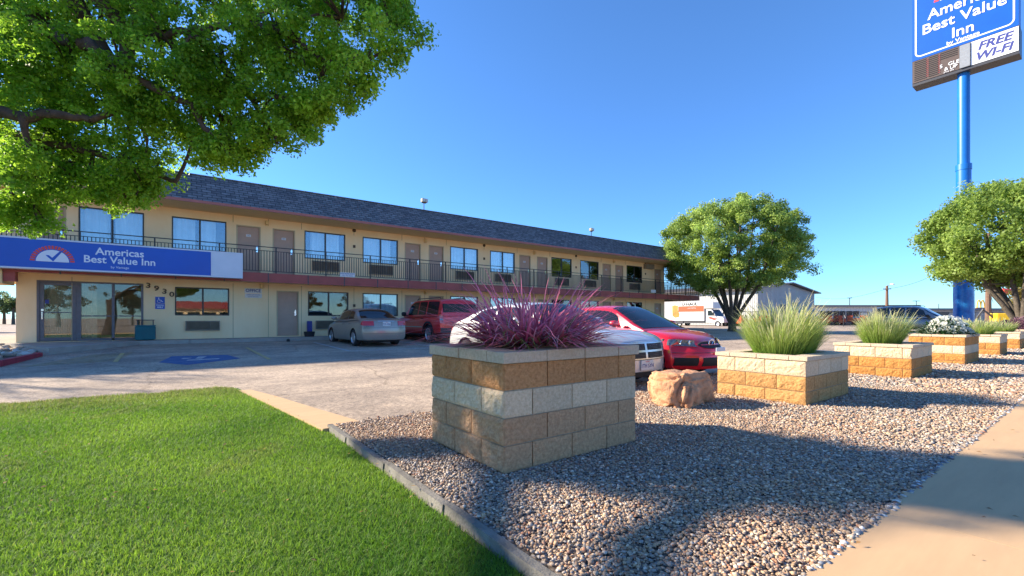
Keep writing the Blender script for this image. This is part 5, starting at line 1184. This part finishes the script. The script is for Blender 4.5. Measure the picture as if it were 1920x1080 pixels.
# round pear-type trees
def pear(loc, Rx, zb, ztop, label, nlimb=9, seed=1, leafsz=.10, per=130, dens=1.0, notch=None, g='round crowned trees beyond the planters'):
    random.seed(seed); t = thing('round_tree', loc, label, 'tree', g); L0 = Vector(loc); b_ = MB()
    b_.tube([L0+Vector((0,0,-.2)), L0+Vector((.02,0,.25)), L0+Vector((0,.02,.8)), L0+Vector((0,0,1.25))], [.42, .30, .25, .22], 14)
    cz = (zb+ztop)/2; H = (ztop-zb)/2; cls = []
    for k in range(nlimb):
        a = 2*math.pi*k/nlimb+random.uniform(-.2, .2); spread = random.uniform(.35, .75) if k % 2 else random.uniform(.1, .35)
        end = L0+Vector((math.cos(a)*Rx*spread, math.sin(a)*Rx*spread, zb+(ztop-zb)*random.uniform(.55, .8)-L0.z*0))
        st = L0+Vector((math.cos(a)*.15, math.sin(a)*.15, .7)); mid = st.lerp(end, .42)+Vector((math.cos(a), math.sin(a), 0))*(.25+.7*spread)
        pts = [st, st.lerp(mid, .5)+Vector((0,0,.08)), mid, mid.lerp(end, .5)+Vector((0,0,.1)), end]; b_.tube(pts, [.15, .13, .11, .08, .03], 8)
        for q in range(7):
            s_ = pts[2].lerp(end, random.random()); v = Vector((random.gauss(0, 1), random.gauss(0, 1), random.gauss(.3, .6))).normalized(); b_.tube([s_, s_+v*.7+Vector((0,0,.15)), s_+v*Rx*.42], [.05, .03, .01], 5)
    n = int(470*dens)
    for i in range(n):
        v = Vector((random.gauss(0, 1), random.gauss(0, 1), random.gauss(0, 1))).normalized(); r = random.uniform(.62, 1.0)**.6
        lob = 1+.20*mn.noise(v*2.6+Vector((seed*3.1, 0, 0)))+.13*mn.noise(v*6+Vector((0, seed, 0)))
        px_ = abs(v.z); flat_ = 1.0 if v.z > 0 else .92
        p = Vector((v.x*Rx*.93, v.y*Rx*.93, v.z*H*.93*flat_))*r*lob; 
        # narrower towards the bottom like an upturned pear
        if v.z < -.5: p.x *= 1.12; p.y *= 1.12
        cls.append((L0.x+p.x, L0.y+p.y, cz+p.z))
    b_.build('trunk', M['barkgrey'], t, smooth=60)
    leaves('crown', np.array(cls), per, .50, leafsz, (.08, .15, .018), (.38, .52, .13), t, up=.5)
    return t
pear((35.5, 18.4, .1), 5.6, 2.6, 10.9, 'big round crowned tree with fanned dark limbs at the far end of the motel', seed=4, leafsz=.13, per=190, dens=1.35)
pear((36.5, 3.1, .0), 4.35, 2.4, 8.8, 'round crowned green tree at the right edge in front of the blue sign pole', seed=9, leafsz=.13, per=170, dens=1.15)
# olive bush behind
t = thing('olive_bush', (57, 4.2, 0), 'tall olive coloured bush behind the right hand tree', 'bush'); b_ = MB(); cs = []
for k in range(9):
    a = k*.7; e = Vector((57+math.cos(a)*1.1, 4.2+math.sin(a)*1.3, 3+random.random()*1.6)); b_.tube([(57,4.2,-.1), Vector((57,4.2,1)).lerp(e, .4), e], [.08, .06, .02], 6)
b_.build('stem', M['barkgrey'], t)
for i in range(170): v = Vector((random.gauss(0,1), random.gauss(0,1), random.gauss(0,1))).normalized()*random.random()**.4; cs.append((57+v.x*2.4, 4.0+v.y*1.9, 3.0+v.z*2.9))
leaves('crown', np.array(cs), 60, .5, .20, (.11, .10, .02), (.26, .22, .06), t)

# ------------------------------------------------------------ background
# ribbed white metal building
t = thing('metal_building', (75, 40, 0), 'white ribbed metal warehouse with grey gable end behind the round tree', 'building'); x0, x1, y0, y1 = 65.3, 84.9, 30.2, 52; wh, pk = 5.3, 6.3
m_white = mat('ribbed_white_metal', (.5, .5, .48), .5); m_grey = mat('grey_gable_metal', (.36, .36, .37), .5)
mb = MB(); n = int((y1-y0)/.25)
row = lambda z: [(x0-(.05 if i % 4 == 0 else 0)-(0 if i % 4 in (0, 1, 3) else 0), y0+(y1-y0)*i/(n*4), z) for i in range(n*4+1)]
mb.grid([row(-.1), row(wh)]); mb.build('side_wall', m_white, t, fix=False)
mb = MB(); n = 40
pts0 = []; 
mb.prism([(x0, -.1), (x1, -.1), (x1, wh), ((x0+x1)/2, pk), (x0, wh)], 'y', y0, y0+.1)
for k in range(48): xx = x0+.2+k*.405; mb.box((xx, y0-.03, -.1), (xx+.07, y0-.002, wh-.02+(pk-wh)*(1-abs(2*(xx-x0)/(x1-x0)-1))))
mb.box((x1-.1, y0+.1, -.1), (x1, y1, wh)); mb.build('gable_wall', m_grey, t)
mb = MB()
for s in (-1, 1):
    xe = x0-.9 if s < 0 else x1+.9; xm_ = (x0+x1)/2; zz = wh-.12; mb.add([(xe,y0-.7,zz),(xm_,y0-.7,pk+.12),(xm_,y1,pk+.12),(xe,y1,zz),(xe,y0-.7,zz+.16),(xm_,y0-.7,pk+.28),(xm_,y1,pk+.28),(xe,y1,zz+.16)], [(0,1,2,3),(4,7,6,5),(0,4,5,1),(1,5,6,2),(2,6,7,3),(3,7,4,0)])
mb.build('roof', mat('brown_roof_edge', (.16, .14, .13), .6), t)
mb = MB(); mb.box((72, y0-.06, 0), (74.5, y0-.031, 3.2)); mb.build('loading_door', M['darkmetal'], t); mb = MB(); mb.box((76.5, y0-.07, 3.1), (78.3, y0-.031, 3.6)); mb.build('wall_sign', M['darkmetal'], t)
# long low buildings
def lowb(x, y, w_, d_, h, wallc, roofc, label, rot=0, doors=4):
    t = thing('low_warehouse', (x, y, 0), label, 'building'); mb = MB(); mb.box((-w_/2, -d_/2, -.2), (w_/2, d_/2, h-.5)); 
    for k in range(int(w_/.8)): mb.box((-w_/2+k*.8, -d_/2-.05, -.1), (-w_/2+k*.8+.12, -d_/2-.002, h-.52))
    mb.build('wall', mat('far_wall', wallc, .7), t, local=True); mb = MB(); mb.box((-w_/2-.6, -d_/2-.8, h-.5), (w_/2+.6, d_/2+.6, h)); mb.build('roof', mat('far_roof', roofc, .7), t, local=True)
    for k in range(doors): a = -w_/2+w_*(k+.5)/doors; mb = MB(); mb.box((a-1.6, -d_/2-.09, 0), (a+1.6, -d_/2-.055, min(3, h-1))); mb.build('door', M['darkmetal'], t, local=True)
    t.rotation_euler = (0, 0, rot); return t
lowb(146, 47, 34, 12, 4.6, (.55, .56, .56), (.2, .19, .19), 'long low white warehouse with a dark roof band behind the orange equipment', R(-36.7), 0)
lowb(168, 24, 40, 14, 3.6, (.35, .35, .36), (.12, .14, .18), 'far low grey warehouse seen above the dark suv', R(-36.7), 3)
lowb(230, 12, 30, 12, 4, (.60, .58, .54), (.45, .44, .42), 'distant pale low building near the golden arches', R(-36.7), 2)
# chain link fence
def fence(x0, y0, x1, y1, h, label):
    t = thing('chain_link_fence', (x0, y0, 0), label, 'fence'); a = Vector((x0, y0, 0)); b_ = Vector((x1, y1, 0)); L = (b_-a).length; n = int(L/3)
    for i in range(n+1): p = a.lerp(b_, i/n); mb = MB(); mb.tube([p, p+Vector((0,0,h))], .04, 6); mb.build('post', M['darkmetal'], t)
    mb = MB(); mb.tube([a+Vector((0,0,h)), b_+Vector((0,0,h))], .03, 5); mb.tube([a+Vector((0,0,.1)), b_+Vector((0,0,.1))], .02, 5)
    k = int(L/.3)
    for i in range(k): p = a.lerp(b_, i/k); q = a.lerp(b_, min(1, (i+4)/k)); r_ = a.lerp(b_, max(0, (i-4)/k)); mb.tube([p, q+Vector((0,0,h))], .006, 3, False); mb.tube([p, r_+Vector((0,0,h))], .006, 3, False)
    mb.build('mesh', M['darkmetal'], t)
fence(53.7, 27.0, 68.6, 18.5, 1.9, 'grey chain link fence in front of the orange equipment yard')
fence(69, 18.3, 92, 7.0, 1.9, 'chain link fence continuing behind the dark suv and blue pole')
# orange rental equipment
def digger(x, y, rot, label, col):
    t = thing('rental_machine', (0,0,0), label, 'machine', 'orange machines behind the fence'); b_ = MB(); b_.bbox((-.9, -.5, .45), (.7, .5, 1.1), .06); b_.bbox((-.85, -.45, 1.1), (-.2, .45, 1.5), .06); b_.build('body', col, t, local=True)
    b_ = MB(); b_.tube([(.6, 0, .9), (1.2, 0, 1.5), (1.9, 0, .5)], [.09, .07, .06], 6); b_.bbox((1.7, -.35, .15), (2.1, .35, .6), .04); b_.build('boom', M['darkmetal'], t, local=True)
    b_ = MB(); [b_.tube([(a, c, .0+1.1), (a, c, 1.95)], .03, 5) for a in (-.7, .2) for c in (-.4, .4)]; b_.box((-.75, -.45, 1.95), (.3, .45, 2.0)); b_.build('roll_cage', M['darkmetal'], t, local=True)
    for a in (-.6, .45):
        for c in (-.55, .55): b_ = MB(); b_.lathe([(0, -.12), (.33, -.12), (.35, 0), (.33, .12), (0, .12)], (a, c, .34), 'y', 18); b_.build('wheel', M['black'], t, local=True)
    t.location = (x, y, 0); t.rotation_euler = (0, 0, rot); return t
P4 = [(56.8, 28.3, 'between the truck and the round tree'), (62.2, 28.4, 'just right of the round tree trunk'), (71.3, 24.2, 'leftmost of those right of the big fountain grass'), (74, 23.2, 'next to the white tarp load'), (76.8, 22.4, 'in front of the low white warehouse'), (79.6, 22.0, 'nearest the dark suv tail light'), (80.5, 20.0, 'almost hidden behind the dark suv')]
for i, (x, y, l) in enumerate(P4): digger(x, y, i*1.3, 'small orange rental machine behind the fence, '+l, M['orange'])
for i, (x, y, l) in enumerate([(76.8, 25.4, 'left'), (80.2, 24.0, 'right')]):
    t = thing('flatbed_trailer', (0,0,0), 'flatbed trailer with white wrapped load and brown pallets, the '+l+' of two', 'trailer', 'loaded trailers in the yard'); b_ = MB(); b_.box((-1.8, -.9, .6), (1.8, .9, .72)); b_.tube([(1.8, 0, .6), (2.8, 0, .5)], .05, 5); b_.build('deck', M['darkmetal'], t, local=True)
    b_ = MB(); b_.bbox((-1.6, -.8, .73), (1.6, .8, 1.35), .12); b_.build('load', M['white'], t, local=True); b_ = MB(); [b_.box((-1.0, -.7, 1.36+k*.14), (1.0, .7, 1.44+k*.14)) for k in range(6)]; [b_.box((a, -.7, 1.36), (a+.1, .7, 2.2)) for a in (-.95, 0, .85)]; b_.build('pallets', M['wood'], t, local=True)
    for c in (-1, 1): b_ = MB(); b_.lathe([(0, -.1), (.33, -.1), (.33, .1), (0, .1)], (0, c, .33), 'y', 18); b_.build('wheel', M['black'], t, local=True)
    t.location = (x, y, 0); t.rotation_euler = (0, 0, R(-50))
# yellow loader
t = thing('yellow_loader', (0,0,0), 'bright yellow construction machine beyond the blue pole', 'machine'); b_ = MB(); b_.bbox((-2.2, -.9, .9), (.6, .9, 2.1), .12); b_.bbox((.6, -.8, .9), (2.6, .8, 1.7), .1); b_.build('body', M['yellowpaint'], t, local=True)
b_ = MB(); b_.bbox((-.5, -.75, 2.1), (.9, .75, 2.35), .05); [b_.box((a, c, 1.7), (a+.08, c+.08, 2.1)) for a in (-.5, .8) for c in (-.7, .6)]; b_.build('cab', M['yellowpaint'], t, local=True)
b_ = MB(); b_.tube([(-2.1, 0, 1.5), (-3.2, 0, 2.6), (-3.9, 0, 1.2)], .14, 6); b_.bbox((-4.3, -.5, .5), (-3.6, .5, 1.2), .06); b_.build('boom', M['darkmetal'], t, local=True)
for a in (-1.4, 1.6):
    for c in (-.95, .95): b_ = MB(); b_.lathe([(0, -.2), (.6, -.2), (.65, 0), (.6, .2), (0, .2)], (a, c, .62), 'y', 20); b_.build('wheel', M['black'], t, local=True)
t.location = (68.5, 6.3, -.04); t.rotation_euler = (0, 0, R(-60)); t.scale = (.8, .8, .8)
# poles
def upole(name, px, Z, top, label, cat, r=.13, mt='wood', arms=(), lamp=None):
    c = S2W(px, 597, Z); t = thing(name, (c.x, c.y, 0), label, cat); mb = MB(); mb.tube([(c.x, c.y, -.2), (c.x, c.y, top)], [r*1.25, r*.8], 10); mb.build('pole', M[mt], t)
    d = Vector((.80, -.60, 0))
    for (z, w_) in arms: mb = MB(); a = Vector((c.x, c.y, z)); mb.tube([a-d*w_, a+d*w_], .09, 6); mb.build('cross_arm', M[mt], t)
    if lamp: mb = MB(); a = Vector((c.x, c.y, top)); mb.tube([a, a+d*lamp+Vector((0,0,.35))], .07, 6); q = a+d*lamp+Vector((0,0,.35)); mb.bbox(tuple(q-Vector((.5,.3,.15))), tuple(q+Vector((.5,.3,.15))), .05); mb.build('lamp_head', M['lightlens'], t)
    return c
c1 = upole('utility_pole', 1663, 100, 8.3, 'brown wooden utility pole rising behind the dark suv', 'pole', .30, arms=[(7.6, .9)], lamp=1.2)
c2 = upole('lamp_post', 1593, 120, 6.6, 'thin grey lamp post above the low white warehouse, left of the wooden pole', 'lamp post', .10, 'darkmetal', arms=[(6.5, .6)])
upole('lamp_post', 1718, 130, 6.2, 'thin grey lamp post between the wooden pole and the blue sign pole', 'lamp post', .10, 'darkmetal', arms=[(6.1, 1.0)])
upole('lamp_post', 1760, 140, 5.6, 'faint slim post just left of the blue sign pole', 'lamp post', .09, 'darkmetal')
c3 = upole('utility_pole', 1853, 58, 12, 'thick brown wooden pole between the golden arches sign and the olive bush', 'pole', .26, arms=[(10.8, 1.2)])
c4 = S2W(1530, 560, 160)
for (a, b_, l) in ((c4+Vector((0,0,.5)), Vector((c1.x, c1.y, 7.6)), 'thin sagging wire running left from the wooden utility pole'), (Vector((c1.x, c1.y, 7.6)), Vector((c3.x, c3.y, 10.8)), 'thin wire between the two wooden poles')):
    mb = MB(); a = Vector(a); pts = [a.lerp(b_, i/14)-Vector((0,0,1.3*math.sin(math.pi*i/14))) for i in range(15)]; mb.tube(pts, .03, 4, False); tag(mb.build('overhead_wire', M['rail']), l, 'wire')
# golden arches sign
c = S2W(1839, 597, 150); t = thing('golden_arches_sign', (c.x, c.y, 0), 'yellow double arch sign on a thin distant pole', 'sign'); d = Vector((.80, -.60, 0)); mb = MB(); mb.tube([(c.x, c.y, 0), (c.x, c.y, 4.4)], .14, 6); mb.build('pole', M['darkmetal'], t)
mb = MB(); 
for s in (-1, 1):
    q = Vector((c.x, c.y, 4.6))+d*s*.62; mb.tube([q+d*.62*math.cos(a)+Vector((0,0,2.5*math.sin(a))) for a in np.linspace(0, math.pi, 15)], .17, 6)
mb.build('arches', M['yellowpaint'], t)
mb = MB(); q = Vector((c.x, c.y, 4.4)); mb.tube([q-d*1.6, q+d*1.6], .3, 4); mb.build('board', mat('brown_red_board', (.28, .07, .04), .6), t)
c = S2W(1887, 546, 120); t = thing('red_oval_sign', (c.x, c.y, 0), 'small distant red sign behind the olive bush', 'sign'); mb = MB(); mb.tube([(c.x, c.y, 0), (c.x, c.y, c.z)], .15, 6); mb.build('pole', M['darkmetal'], t); mb = MB(); mb.tube([c-d*1.6, c-d*1.2, c+d*1.2, c+d*1.6], [.2, .7, .7, .2], 10); mb.build('board', M['signred'], t)
# far tree line and left background
cs = []
for (px, py, Z, r) in [(-20, 566, 90, 2.5), (8, 568, 95, 2.2), (25, 571, 90, 1.8), (-60, 560, 90, 3), (40, 574, 95, 2)]:
    c = S2W(px, py, Z); t = thing('background_tree', (c.x, c.y, 0), 'distant green tree past the left corner of the office'+{-20:', tallest one', 8:', above the white suv', 25:', beside the office corner', -60:' outside the edge', 40:' behind the office'}[px], 'tree', 'distant trees at the left')
    b_ = MB(); b_.tube([(c.x, c.y, -.1), (c.x, c.y, c.z)], [.3, .15], 6); b_.build('trunk', M['barkgrey'], t); cs = [(c.x+random.gauss(0, r*.5), c.y+random.gauss(0, r*.5), c.z+random.gauss(0, r*.4)) for i in range(60)]; leaves('crown', np.array(cs), 40, .6, .3, (.05, .09, .03), (.12, .17, .06), t)
# across the street (seen mirrored in the office glass)
t = thing('restaurant_building', (6, -64, 0), 'low tan building with red roof across the street, mirrored in the office windows', 'building'); mb = MB(); mb.box((-1, -70, -.1), (15, -58, 3.2)); mb.build('wall', M['stucco'], t); mb = MB(); mb.prism([(-57.1, 3.0), (-64, 4.5), (-70.9, 3.0)], 'x', -2, 16); mb.build('roof', mat('red_roof', (.50, .08, .05), .6), t)
mb = MB(); [mb.box((-.5+k*2.5, -57.99, .8), (1.3+k*2.5, -57.95, 2.3)) for k in range(6)]; mb.build('window', M['carglass'], t)
for i, (x, y, h, l) in enumerate([(-14, -50, 6, 'left of'), (-24, -44, 7, 'well left of'), (-6, -60, 6, 'just left of'), (21, -52, 6, 'right of'), (29, -46, 6, 'farther right of')]):
    t = thing('street_tree', (x, y, 0), 'tree across the street '+l+' the red roofed building', 'tree', 'trees across the street'); b_ = MB(); b_.tube([(x, y, -.1), (x+.1, y, h*.6)], [.25, .12], 7); b_.build('trunk', M['barkgrey'], t); cs = [(x+random.gauss(0, 1.3), y+random.gauss(0, 1.3), h*.7+random.gauss(0, 1)) for k in range(70)]; leaves('crown', np.array(cs), 40, .6, .28, (.06, .09, .02), (.16, .10, .03), t)
